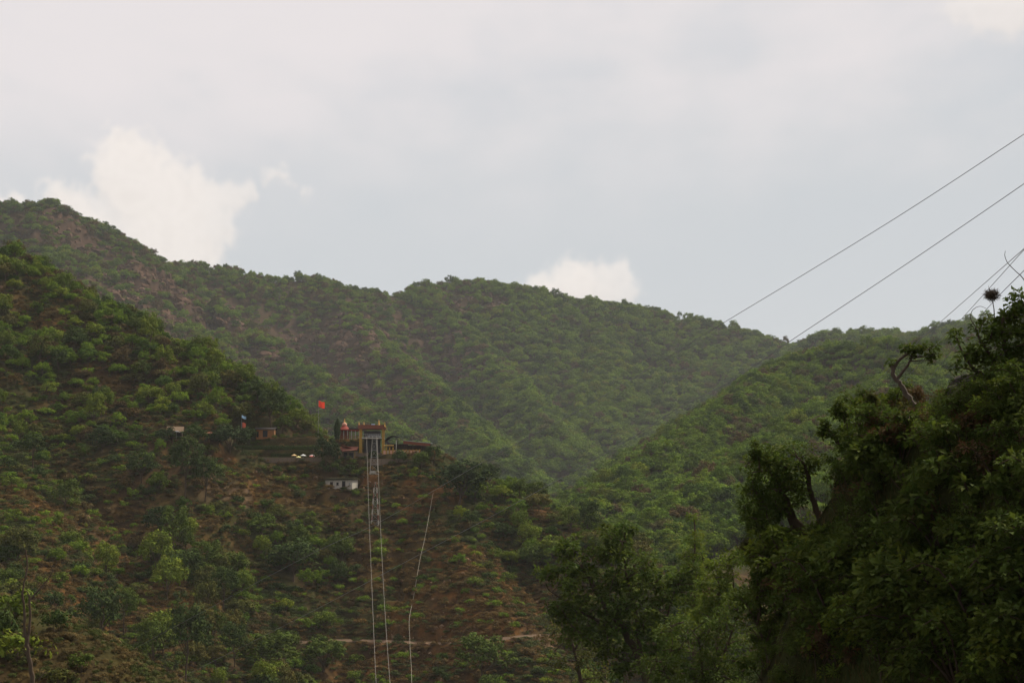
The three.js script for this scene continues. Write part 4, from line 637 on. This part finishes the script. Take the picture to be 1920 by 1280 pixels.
{ // gateway
  const p = footAt(697, 855, 408), g = thing('gateway', 'yellow pillared gateway with red parapet behind the ropeway pylon', 'gateway', p, 0.06), W = 6.6, D = 4.2;
  part('plinth', bx(W + 0.6, 0.9, D + 0.6, 0, -0.2, 0), MT.stone, g);
  for (const sx of [-1, 1]) for (const sz of [-1, 1]) { const q = part('pillar', [bx(0.62, 6.0, 0.62, sx * (W / 2 - 0.45), 3.2, sz * (D / 2 - 0.4)), bx(0.84, 0.3, 0.84, sx * (W / 2 - 0.45), 0.42, sz * (D / 2 - 0.4))], MT.yellow, g); part('capital', bx(0.8, 0.25, 0.8, sx * (W / 2 - 0.45), 6.18, sz * (D / 2 - 0.4)), MT.ochre, q); }
  part('side_wall', bx(0.25, 3.4, D - 1.5, -W / 2 + 0.5, 2.0, 0), MT.ochre, g); part('side_wall', bx(0.25, 3.4, D - 1.5, W / 2 - 0.5, 2.0, 0), MT.ochre, g);
  part('back_wall', bx(W - 2.4, 5.7, 0.22, 0, 3.2, -D / 2 + 0.5), paint(0.1, 0.09, 0.095), g);
  part('deck', bx(W - 0.3, 0.28, D - 0.2, 0, 4.05, 0), MT.white, g);
  for (let k = 0; k < 9; k++) part('baluster', bx(0.07, 0.8, 0.07, -W / 2 + 1.1 + k * (W - 2.2) / 8, 4.6, D / 2 - 0.35), MT.steel, g);
  part('handrail', bx(W - 1.8, 0.08, 0.08, 0, 5.04, D / 2 - 0.35), MT.steel, g);
  part('roof_slab', bx(W + 0.5, 0.3, D + 0.5, 0, 6.47, 0), MT.brick, g);
  part('parapet', [bx(W + 0.36, 0.7, 0.2, 0, 6.97, D / 2 + 0.06), bx(W + 0.36, 0.7, 0.2, 0, 6.97, -D / 2 - 0.06), bx(0.2, 0.7, D - 0.2, W / 2 + 0.08, 6.97, 0), bx(0.2, 0.7, D - 0.2, -W / 2 - 0.08, 6.97, 0)], MT.brick, g);
  for (const x of [-3.25, -2.0, 1.75, 3.2]) part('finial', lathe(finial(x === 1.75 ? 1.6 : 1.0), x, 7.32, D / 2), x === 3.2 ? MT.yellow : MT.gold, g);
  part('motor_housing', [bx(0.9, 0.36, 0.7, 0.25, 7.5, 0.4), bx(0.6, 0.9, 0.5, 0.25, 7.0, 0.4)], paint(0.45, 0.6, 0.8), g);
}
{ // shrine
  const p = footAt(652, 829, 421), g = thing('shrine', 'shrine with red bell roof, gold finial and columned hall', 'shrine', p, 0.1);
  part('plinth', bx(5.6, 1.0, 5.2, 0.6, 0.2, 0), MT.ochre, g); part('cella', bx(2.3, 2.2, 2.3, -0.9, 1.8, 0), MT.brick, g);
  for (const [x, z] of [[-2.1, 1.5], [-1.1, 1.6], [-0.1, 1.6], [0.9, 1.6], [1.9, 1.6], [2.9, 1.6], [2.9, -1.6], [-2.1, -1.6]]) part('column', cyl(0.12, 0.1, 2.3, x, 0.7, z), MT.white, g);
  part('eave', bx(5.4, 0.24, 4.2, 0.5, 3.1, 0), MT.red, g);
  part('hall_roof', bx(3.4, 0.3, 4.4, 1.9, 3.4, 0, 0, 0, -0.05), MT.tin, g);
  const rf = part('bell_roof', lathe([[1.75, 0], [1.6, 0.2], [1.2, 0.45], [0.85, 0.75], [0.6, 1.1], [0.55, 1.2]], -0.95, 3.24, 0), MT.red, g);
  part('dome', lathe([[0.62, 0], [0.66, 0.25], [0.5, 0.55], [0.2, 0.75], [0.001, 0.8]], -0.95, 4.44, 0), MT.peach, rf); part('finial', lathe(finial(1.2), -0.95, 5.2, 0), MT.gold, rf);
  part('railing', [bx(5.4, 0.08, 0.08, 0.6, 1.5, 2.5), bx(5.4, 0.08, 0.08, 0.6, 1.1, 2.5), ...[...Array(9)].map((_, k) => bx(0.08, 0.8, 0.08, -2.0 + k * 0.65, 1.1, 2.5))], MT.orange, g);
}
{ // hut with two red tin roofs below the shrine
  const p = footAt(653, 858, PAD.hut), g = thing('hut', 'low hut with two sloping rust red tin roofs below the shrine', 'hut', p, -0.1);
  part('wall', bx(4.2, 1.9, 2.8, 0, 0.9, 0), MT.stone, g); part('roof', slopeRoof(4.6, 2.4, 0.1, 0.1, 2.55, 0.2, 0.42), MT.brick, g); part('roof', bx(3.6, 0.1, 1.6, 0.6, 2.15, 1.75, 0, 0.32, 0.12), MT.brick, g); part('roof', bx(2.6, 0.1, 2.6, -0.5, 3.05, -0.6, 0, 0, -0.3), MT.red, g);
  for (const x of [-1.9, 2.0]) part('post', bx(0.12, 1.8, 0.12, x, 0.9, 1.9), MT.yellow, g); part('doorway', bx(0.9, 1.5, 0.06, -0.5, 0.8, 1.42), MT.dark, g); part('doorway', bx(1.0, 1.2, 0.06, 1.0, 0.8, 1.42), MT.dark, g);
}
{ // dark arched shed and long shed on the right of the gateway
  const p = footAt(744, 850, 411), g = thing('arched_shed', 'open shed under a dark arched roof right of the gateway', 'shed', p, -0.04);
  const sh = new THREE.Shape(); for (let k = 0; k <= 14; k++) { const t = k / 14, x = -2.9 + 5.8 * t, y = 3.6 + 1.5 * Math.sin(Math.PI * Math.pow(t, 0.8)) - t * 0.7; k ? sh.lineTo(x, y) : sh.moveTo(x, y); } for (let k = 14; k >= 0; k--) { const t = k / 14; sh.lineTo(-2.9 + 5.8 * t, 3.48 + 1.5 * Math.sin(Math.PI * Math.pow(t, 0.8)) - t * 0.7); }
  const rg = new THREE.ExtrudeGeometry(sh, { depth: 4, bevelEnabled: false }); rg.translate(0, 0, -2); part('roof', rg, MT.tin, g);
  for (const x of [-2.6, 0, 2.6]) for (const z of [-1.7, 1.7]) part('post', bx(0.16, x > 2 ? 2.9 : x < 0 ? 3.7 : 4.3, 0.16, x, x > 2 ? 1.45 : x < 0 ? 1.85 : 2.15, z), MT.wood, g); part('back_wall', bx(5, 2.8, 0.14, 0, 1.5, -1.8), MT.wood, g);
  const q = footAt(783, 850, 409), l = thing('long_shed', 'long low shed with pale green tin roof edge at the yard end', 'shed', q, -0.08);
  part('roof', [bx(7.2, 0.12, 3.4, 0, 3.25, 0, 0, 0.05, -0.1)], MT.greenTin, l); part('fascia', bx(7.0, 0.75, 0.1, 0, 2.75, 1.55, 0, 0, -0.1), MT.brick, l); part('back_wall', bx(6.6, 2.4, 0.14, 0, 1.3, -1.4), MT.wood, l);
  for (const x of [-3.2, -1.1, 1.1, 3.2]) part('post', bx(0.15, 3.1 - x * 0.1, 0.15, x, 1.5 - x * 0.05, 1.3), MT.wood, l);
}
{ // balustrade of the yard
  const p = footAt(752, 852, 404), g = thing('balustrade', 'yellow and pale balustrade wall along the edge of the yard', 'wall', p, -0.05);
  for (let k = 0; k < 12; k++) { const x = -4.6 + k * 0.84; part('post', bx(0.26, k < 4 ? 1.9 : 1.25, 0.3, x, k < 4 ? 0.7 : 0.45, 0), k < 4 ? MT.yellow : MT.ochre, g); if (k < 11) part('panel', bx(0.56, 0.95, 0.16, x + 0.42, 0.35, 0), k % 3 === 1 ? paint(0.5, 0.38, 0.24) : MT.peach, g); }
  part('coping', bx(9.6, 0.1, 0.36, 0, 0.9 + 0.02, -0.01), MT.yellow, g); part('awning', bx(2.6, 0.1, 1.4, -3.3, 2.1, -0.6, 0, 0.1), MT.yellow, g); part('footing', bx(10, 1.6, 0.5, 0, -0.95, -0.05), MT.stone, g);
  const m = footAt(742.5, 853, 402), q = thing('lamp_pole', 'thin white pole rising in front of the arched shed', 'pole', m); part('shaft', cyl(0.09, 0.06, 5.0, 0, -0.3, 0, 8), MT.white, q); part('lamp_arm', bx(0.5, 0.06, 0.1, 0.2, 4.66, 0), MT.steel, q);
}
{ // white house
  const p = footAt(640, 915, PAD.house), g = thing('white_house', 'small whitewashed house with dark doors on the slope', 'house', p, -0.34), W = 7.2, H = 2.35, D = 3.2;
  part('wall', bx(W, H + 0.8, D, 0, H / 2 - 0.4, 0), MT.white, g); const rf = part('roof', [bx(W + 0.7, 0.28, D + 0.8, 0, H + 0.1, 0, 0, 0.06), bx(W + 0.2, 0.22, D * 0.7, 0, H + 0.32, -0.3, 0, 0.1)], MT.thatch, g); void rf;
  for (const [x, w, h, y] of [[-1.9, 0.62, 1.75, 0.85], [1.35, 0.72, 1.9, 0.95]]) { const d = part('door', bx(w, h, 0.06, x, y, D / 2 + 0.02), MT.dark, g); part('frame', [bx(0.08, h + 0.1, 0.1, x - w / 2 - 0.04, y, D / 2 + 0.02), bx(0.08, h + 0.1, 0.1, x + w / 2 + 0.04, y, D / 2 + 0.02)], MT.wood, d); }
  const w = part('window', bx(0.55, 0.6, 0.06, -0.3, 1.25, D / 2 + 0.02), MT.dark, g); part('frame', [bx(0.7, 0.07, 0.1, -0.3, 1.58, D / 2 + 0.02), bx(0.7, 0.07, 0.1, -0.3, 0.92, D / 2 + 0.02)], MT.wood, w);
  const w2 = part('window', bx(0.4, 0.7, 0.06, 2.9, 1.2, D / 2 + 0.02), MT.grey, g); part('sill', bx(0.5, 0.06, 0.14, 2.9, 0.82, D / 2 + 0.04), MT.wood, w2);
  part('step', bx(W + 0.4, 0.4, 1.2, 0, -0.25, D / 2 + 0.7), MT.stone, g);
}
function smallHouse(u, v, d, w, h, dep, name, label, wall, roof, turn, doors, pitch = 0.5) {
  const p = footAt(u, v, d), g = thing(name, label, 'hut', p, turn); part('wall', bx(w, h + 0.6, dep, 0, h / 2 - 0.3, 0), wall, g);
  const rd = dep / 2 / Math.cos(pitch) + 0.45, ry = h + Math.tan(pitch) * dep / 4; for (const s of [-1, 1]) part('roof', bx(w + 0.7, 0.12, rd, 0, ry - 0.02, s * (dep / 4 + 0.12), 0, s * pitch), roof, g);
  for (const [x, dw, dh] of doors) part('doorway', bx(dw, dh, 0.06, x, dh / 2 + 0.05, dep / 2 + 0.02), MT.dark, g); return g;
}
smallHouse(328, 824, PAD.leftHouse, 3.4, 1.9, 3.2, 'tan_roof_house', 'house with tan roof half hidden among dark trees', MT.wood, paint(0.2, 0.135, 0.085), 0.12, [[-0.9, 0.8, 1.5], [0.8, 1.0, 1.3]], 0.62);
smallHouse(498, 820, PAD.gardenTop + 1, 4.6, 2.1, 2.8, 'orange_hut', 'orange walled hut with dark roof above the hedges', MT.orange, MT.tin, 0.02, [[0.0, 1.2, 1.7], [-1.9, 0.5, 1.4]], 0.3);
smallHouse(388, 824, PAD.kiosk, 2.0, 1.5, 1.6, 'kiosk', 'little orange kiosk between dark trees', MT.orange, MT.brick, 0.2, [[0.1, 0.8, 1.2]], 0.35);
{ // umbrella in front of the tan roofed house, garden umbrellas
  const um = (u, v, d, col, label, R = 0.75, H = 2.0) => {
    const p = footAt(u, v, d), g = thing('umbrella', label, 'umbrella', p, u); part('pole', cyl(0.03, 0.03, H, 0, -0.05, 0, 6), MT.steel, g);
    const n = 8, pos = []; for (let k = 0; k < n; k++) { const a = k / n * 6.2832, b = (k + 1) / n * 6.2832, m = (a + b) / 2; pos.push(0, H, 0, R * Math.cos(b), H - 0.36, R * Math.sin(b), R * Math.cos(a), H - 0.36, R * Math.sin(a), R * Math.cos(a), H - 0.36, R * Math.sin(a), R * Math.cos(b), H - 0.36, R * Math.sin(b), R * 0.97 * Math.cos(m), H - 0.46, R * 0.97 * Math.sin(m)); }
    const c = new THREE.BufferGeometry(); c.setAttribute('position', new THREE.Float32BufferAttribute(pos, 3)); c.computeVertexNormals(); part('canopy', c, col, g); return g;
  };
  um(551, 866, PAD.gardenLow + 0.4, MT.cloth(0.6, 0.38, 0.14), 'yellow orange garden umbrella beside the white one'); um(568, 866, PAD.gardenLow + 0.4, MT.cloth(0.6, 0.61, 0.63), 'white garden umbrella between the yellow one and the red one'); um(584.5, 863, PAD.gardenLow + 1.4, MT.cloth(0.58, 0.57, 0.55), 'white garden umbrella behind the red one'); um(584, 871, PAD.gardenLow - 0.9, MT.cloth(0.5, 0.08, 0.05), 'red garden umbrella in front of a white one', 0.7, 1.7); um(559, 871, PAD.gardenLow - 0.9, MT.cloth(0.6, 0.55, 0.2), 'low yellow green garden umbrella', 0.75, 1.5);
  um(330, 822, PAD.leftHouse - 3, MT.cloth(0.04, 0.04, 0.045), 'black umbrella in front of the tan roofed house', 0.95, 2.1);
}
{ // hedges and retaining walls of the garden
  const rnd = rngOf(505);
  const hedge = (u0, u1, v, d, hh, label, scallop) => {
    const a = footAt(u0, v, d), b = footAt(u1, v, d), g = thing('hedge', label, 'hedge', a), L = new Leaves(), w = b.x - a.x, n = Math.round(w * 120);
    for (let k = 0; k < n; k++) { const t = rnd(), x = t * w, top = hh * (1 + (scallop ? 0.28 * Math.abs(Math.sin(x * 2.2)) : 0.06 * Math.sin(x * 5))), f = rnd(), q = rnd(); let y, z, ny, nz; if (f < 0.45) { y = top; z = (q - 0.5) * 0.8; ny = 1; nz = 0; } else { y = q * top; z = 0.42; ny = 0.1; nz = 1; } L.kite(x, y + (rnd() - 0.5) * 0.1, z + (b.z - a.z) * t + (rnd() - 0.5) * 0.1, (rnd() - 0.5) * 0.9, ny + (rnd() - 0.3) * 0.6, nz + (rnd() - 0.5) * 0.6, 0.12 + rnd() * 0.07, 0.07, rnd() * 6.28, tint(rnd, [1, 1, 1], 0.5)); }
    part('foliage', L.build(), leafMats[3], g); part('stems', bx(w * 0.98, hh * 0.9, 0.6, w / 2, hh * 0.42, (b.z - a.z) / 2, Math.atan2(-(b.z - a.z), w)), barkMat, g);
  };
  hedge(450, 604, 820, PAD.gardenTop - 1.9, 1.0, 'straight dark hedge along the top garden terrace'); hedge(500, 600, 838, PAD.gardenMid + 1.4, 0.9, 'scalloped hedge along the middle garden terrace', true); hedge(440, 600, 845, PAD.gardenMid - 1.7, 0.8, 'long dark hedge at the edge of the middle terrace'); hedge(508, 586, 848, PAD.gardenMid - 0.4, 0.75, 'low clipped hedge with rounded tops in the garden', true); hedge(455, 600, 860, PAD.gardenLow + 1.9, 0.9, 'dark hedge behind the garden umbrellas');
  const wall = (u0, u1, v, d, h, label, m, n) => { const a = footAt(u0, v, d), b = footAt(u1, v, d), w = b.x - a.x, g = thing('retaining_wall', label, 'wall', [(a.x + b.x) / 2, Math.min(a.y, b.y) - 0.4, (a.z + b.z) / 2], Math.atan2(-(b.z - a.z), w)); for (let k = 0; k < n; k++) part('stone_block', bx(w / n - 0.05, h + 0.4 + (rnd() - 0.5) * 0.08, 0.5, -w / 2 + (k + 0.5) * w / n, (h + 0.4) / 2, (rnd() - 0.5) * 0.06), m, g); part('coping', bx(w, 0.1, 0.56, 0, h + 0.48, 0), paint(0.24, 0.17, 0.12), g); };
  wall(472, 604, 872, PAD.gardenLow - 2.2, 0.9, 'long brown stone wall holding the lower garden terrace', MT.stone, 16); wall(455, 500, 857, PAD.gardenLow + 1.2, 0.4, 'short pale wall behind the lower hedge', MT.grey, 6); wall(690, 790, 862, 401.5, 1.1, 'stone wall holding up the temple yard', MT.stone, 12);
}
{ // dark shrubs against the back and side of the white house
  const rnd = rngOf(606);
  for (const [u, dd, w, label] of [[618, 3.4, 2.6, 'dark shrub behind the left end of the white house'], [640, 3.6, 3.0, 'dark shrub behind the middle of the white house'], [660, 3.6, 2.4, 'dark shrub behind the right end of the white house'], [604, -0.5, 2.2, 'dark shrub beside the left end of the white house']]) { const p = footAt(u, 912, PAD.house + dd), g = cloneTree(shrubKinds, Math.floor(rnd() * 5), p, w, w * 1.25, rnd() * 6.28, leafMats[7], 'shrub', label, 'shrub'); g.children[0].name = 'stems'; }
}
{ // scrub on the cut slope between the red roofed hut and the white house
  const rnd = rngOf(626);
  for (const [u, v, w] of [[612, 888, 2.6], [626, 880, 2.2], [640, 890, 2.8], [655, 884, 2.4], [668, 894, 2.6], [632, 872, 1.8], [660, 872, 2.0], [680, 888, 2.2], [598, 884, 2.4], [575, 888, 2.2], [548, 884, 2.0], [520, 886, 2.3], [490, 884, 2.2], [606, 874, 1.8]]) { const p = hit(u, v, 200), left = u < 606, g = cloneTree(shrubKinds, Math.floor(rnd() * 5), p, w, w * 1.15, rnd() * 6.28, leafMats[rnd() < 0.6 ? 3 : 2], 'slope_shrub', left ? 'shrub on the bank under the lower garden wall' : 'shrub on the cut slope between the rust roofed hut and the white house', 'shrub', left ? 'shrubs under the lower garden wall' : 'shrubs above the white house'); g.children[0].name = 'stems'; }
}
{ // rows of clipped round shrubs on the garden terraces
  const rnd = rngOf(616);
  for (const [u0, u1, n, k, dd, v, label] of [[458, 596, 11, 'gardenTop', -1.0, 820, 'clipped round shrub in the row on the top garden terrace'], [448, 600, 12, 'gardenMid', 0.4, 842, 'clipped round shrub in the row on the middle garden terrace'], [462, 545, 7, 'gardenLow', -0.6, 866, 'clipped round shrub in the row left of the garden umbrellas']])
    for (let i = 0; i < n; i++) { const u = lerp(u0, u1, (i + (rnd() - 0.5) * 0.35) / (n - 1)), p = footAt(u, v, PAD[k] + dd + (rnd() - 0.5) * 0.5), w = 1.0 + rnd() * 0.7, g = cloneTree(shrubKinds, Math.floor(rnd() * 5), p, w, w * 1.2, rnd() * 6.28, leafMats[rnd() < 0.5 ? 3 : 2], 'garden_shrub', label, 'shrub', label.replace('clipped round shrub in', 'shrubs of')); g.children[0].name = 'stems'; }
}
// flags
function flagOn(u, v, d, uf, vf, w, h, mat, label, poleMat = MT.steel, seed = 1) {
  const p = footAt(u, v, d), top = at(uf, vf, d).y - p.y + h * 0.5, g = thing('flag', label, 'flag', p); part('pole', cyl(0.05, 0.035, top + 0.15, 0, -0.1, 0, 6), poleMat, g);
  const geo = new THREE.PlaneGeometry(w, h, 10, 8), q = geo.attributes.position; for (let i = 0; i < q.count; i++) { const x = q.getX(i) + w / 2, y = q.getY(i); q.setXYZ(i, x + 0.05, y + top - h / 2 - x * 0.3 * (0.4 + 0.6 * Math.sin(seed)) + Math.sin(x * 4 + seed) * 0.08, Math.sin(x * 4.2 + y * 1.3 + seed) * 0.16); } geo.computeVertexNormals(); part('cloth', geo, mat, g);
}
flagOn(596, 822, PAD.gardenTop + 1.5, 601, 757, 1.55, 1.6, MT.flag, 'bright red flag on a tall pole above the garden', MT.grey, 1.2);
flagOn(452, 815, PAD.gardenTop + 2, 456, 781, 1.1, 0.7, MT.cloth(0.35, 0.55, 0.75), 'small pale blue flag above the orange hut', MT.grey, 2);
flagOn(453, 818, PAD.gardenTop, 457, 797, 0.9, 1.3, MT.cloth(0.55, 0.1, 0.05), 'dull red banner under the pale blue flag', MT.grey, 0.4);
flagOn(719.5, 852, 405.6, 722, 798, 0.3, 0.5, MT.cloth(0.8, 0.5, 0.1), 'tiny yellow pennant at the gateway corner', MT.wood, 2.4);
{ const p = hit(1528, 945, 200); const d = Math.hypot(p.x, p.z); flagOn(1528, 945, d, 1532, 921, 10 * d / FPX, 6 * d / FPX, MT.cloth(0.8, 0.15, 0.04), 'orange flag seen through the gap in the bank tree', MT.white, 0.7); }
// lattice pylons of the ropeway
function pylon(p, H, w0, w1, label, banded, turn) {
  const g = thing('lattice_pylon', label, 'pylon', p, turn), n = Math.round(H / (banded ? 1.3 : 1.7)), at4 = (y, sx, sz) => { const w = lerp(w0, w1, y / H) / 2; return V(sx * w, y, sz * w); };
  for (const sx of [-1, 1]) for (const sz of [-1, 1]) for (let k = 0; k < (banded ? n : 1); k++) { const y0 = banded ? H * k / n : -0.5, y1 = banded ? H * (k + 1) / n : H; part('leg', bar(at4(y0, sx, sz), at4(y1, sx, sz), 0.11), banded && k % 2 ? MT.brick : MT.white, g); }
  const F = [[[-1, 1], [1, 1]], [[1, 1], [1, -1]], [[1, -1], [-1, -1]], [[-1, -1], [-1, 1]]];
  for (let k = 0; k < n; k++) { const y0 = H * k / n, y1 = H * (k + 1) / n; F.forEach(([a, b], i) => { part('brace', bar(at4(y0, ...((k + i) % 2 ? a : b)), at4(y1, ...((k + i) % 2 ? b : a)), 0.042), MT.steel, g); part('strut', bar(at4(y1, ...a), at4(y1, ...b), 0.042), MT.steel, g); }); }
  return g;
}
const towerFoot = footAt(701, 888, PAD.pylon);
{ const g = pylon(V(towerFoot.x, towerFoot.y + 0.9, towerFoot.z), 8.6, 1.9, 0.9, 'white lattice ropeway pylon on a concrete block before the gateway', false, 0.1); part('concrete_block', [bx(2.3, 1.0, 2.0, 0, -0.45, 0), bx(2.0, 0.4, 1.7, 0, -1.1, 0)], MT.white, g); part('crosshead', [bx(3.2, 0.22, 0.3, 0, 8.7, 0), bx(0.3, 0.5, 0.5, -1.35, 8.45, 0), bx(0.3, 0.5, 0.5, 1.35, 8.45, 0)], MT.steel, g); const f = footAt(703, 984, 374); for (let q = 0; q < 8; q++) { const h2 = hit(703, 984, 200); if (h2) { f.copy(h2); } } pylon(V(f.x, f.y - 0.2, f.z), 10.2, 1.7, 0.5, 'lower lattice pylon with white and red banded legs on the terraces', true, -0.05); }
// ------------------------------------------------------------------ cables and wires
function wire(name, label, category, pts, r, mat, group) { const c = new THREE.CatmullRomCurve3(pts), n = pts.length * 10, P = c.getPoints(n), base = P[0].clone(), m = new THREE.Mesh(tube(P.map((p) => p.clone().sub(base)), P.map(() => r), 6), mat); m.name = numbered(name); m.position.copy(base); m.castShadow = true; scene.add(m); tag(m, label, category, group); }
const byLine = (pts, [ua, da], [ub, db], k = 0) => pts.map(([u, v]) => at(u, v, 1 / lerp(1 / da, 1 / db, ((k ? v : u) - ua) / (ub - ua))));
const wireMat = paint(0.2, 0.2, 0.2, { map: null, roughness: 0.6 }), ropeMat = paint(0.28, 0.255, 0.23, { map: null, roughness: 0.6 });
wire('power_line', 'upper dark wire slanting across the whole valley', 'wire', byLine([[2300, 0], [2100, 132], [1920, 252], [1700, 396], [1500, 519], [1362, 602], [1212, 694], [1075, 775], [940, 847], [872, 885], [703, 983], [600, 1030], [375, 1149], [231, 1227], [100, 1300], [0, 1360]], [1920, 62], [231, 250]), 0.015, wireMat);
wire('power_line', 'lower dark wire slanting across the whole valley', 'wire', byLine([[2300, 75], [2100, 218], [1920, 345], [1700, 495], [1490, 634], [1366, 717], [1278, 762], [1172, 828], [962, 946], [787, 1039], [606, 1135], [470, 1204], [331, 1274], [200, 1345]], [1920, 62], [231, 250]), 0.015, wireMat);
wire('service_wire', 'thin wire passing left of the tree on the bank', 'wire', byLine([[2050, 355], [1920, 467], [1905, 480], [1767, 601], [1720, 642], [1655, 705], [1560, 800]], [1920, 45], [1560, 200]), 0.01, wireMat);
wire('service_wire', 'thin wire crossing just behind the twig ball', 'wire', byLine([[2050, 325], [1920, 469], [1910, 480], [1793, 609], [1760, 642], [1700, 710], [1640, 780]], [1920, 45], [1640, 160]), 0.01, wireMat);
wire('service_wire', 'thin wire running into the leaves under the twig ball', 'wire', byLine([[2050, 375], [1920, 508], [1875, 553], [1833, 600], [1780, 664], [1720, 740]], [1920, 45], [1720, 110]), 0.011, wireMat);
wire('ropeway_cable', 'pale ropeway cable hanging from the left end of the pylon head', 'cable', byLine([[687, 816], [689, 880], [691, 950], [697, 1100], [705, 1280], [718, 1480]], [816, PAD.pylon], [1480, 215], 1), 0.022, ropeMat);
wire('ropeway_cable', 'pale ropeway cable hanging from the right end of the pylon head', 'cable', byLine([[707, 816], [709, 880], [712, 960], [720, 1120], [731, 1280], [748, 1480]], [816, PAD.pylon], [1480, 215], 1), 0.022, ropeMat);
wire('water_pipe', 'pale water pipe running down the slope from the terraces', 'pipe', [[812, 924], [809, 940], [801, 985], [795, 1015], [788, 1045], [781, 1085], [775, 1120], [767, 1163], [768, 1190], [769, 1220], [771, 1250], [772, 1290]].map(([u, v]) => { const p = hit(u, v, 200) ?? at(u, v, 330); p.multiplyScalar((p.length() - 3.5) / p.length()); return p; }), 0.032, paint(0.36, 0.32, 0.26, { map: null }));
{ // footpath
  const pos = [], idx = [], uv = []; PATH.forEach((p, i) => { const a = PATH[Math.max(0, i - 1)], b = PATH[Math.min(PATH.length - 1, i + 1)], t = V(b.x - a.x, 0, b.z - a.z).normalize(); for (const s of [-0.9, 0.9]) { pos.push(p.x - t.z * s, p.y + (s > 0 ? 0.06 : 0.5), p.z + t.x * s); uv.push(i, s); } if (i) { const k = i * 2; idx.push(k - 2, k - 1, k, k - 1, k + 1, k); } });
  const g = new THREE.BufferGeometry(); g.setAttribute('position', new THREE.Float32BufferAttribute(pos, 3)); g.setAttribute('uv', new THREE.Float32BufferAttribute(uv, 2)); g.setIndex(idx); g.computeVertexNormals(); const m = new THREE.Mesh(g, paint(0.115, 0.068, 0.038)); m.name = 'path'; m.userData.kind = 'structure'; m.material.side = THREE.DoubleSide; scene.add(m);
}
console.log('objects');
renderer.render(scene, camera);
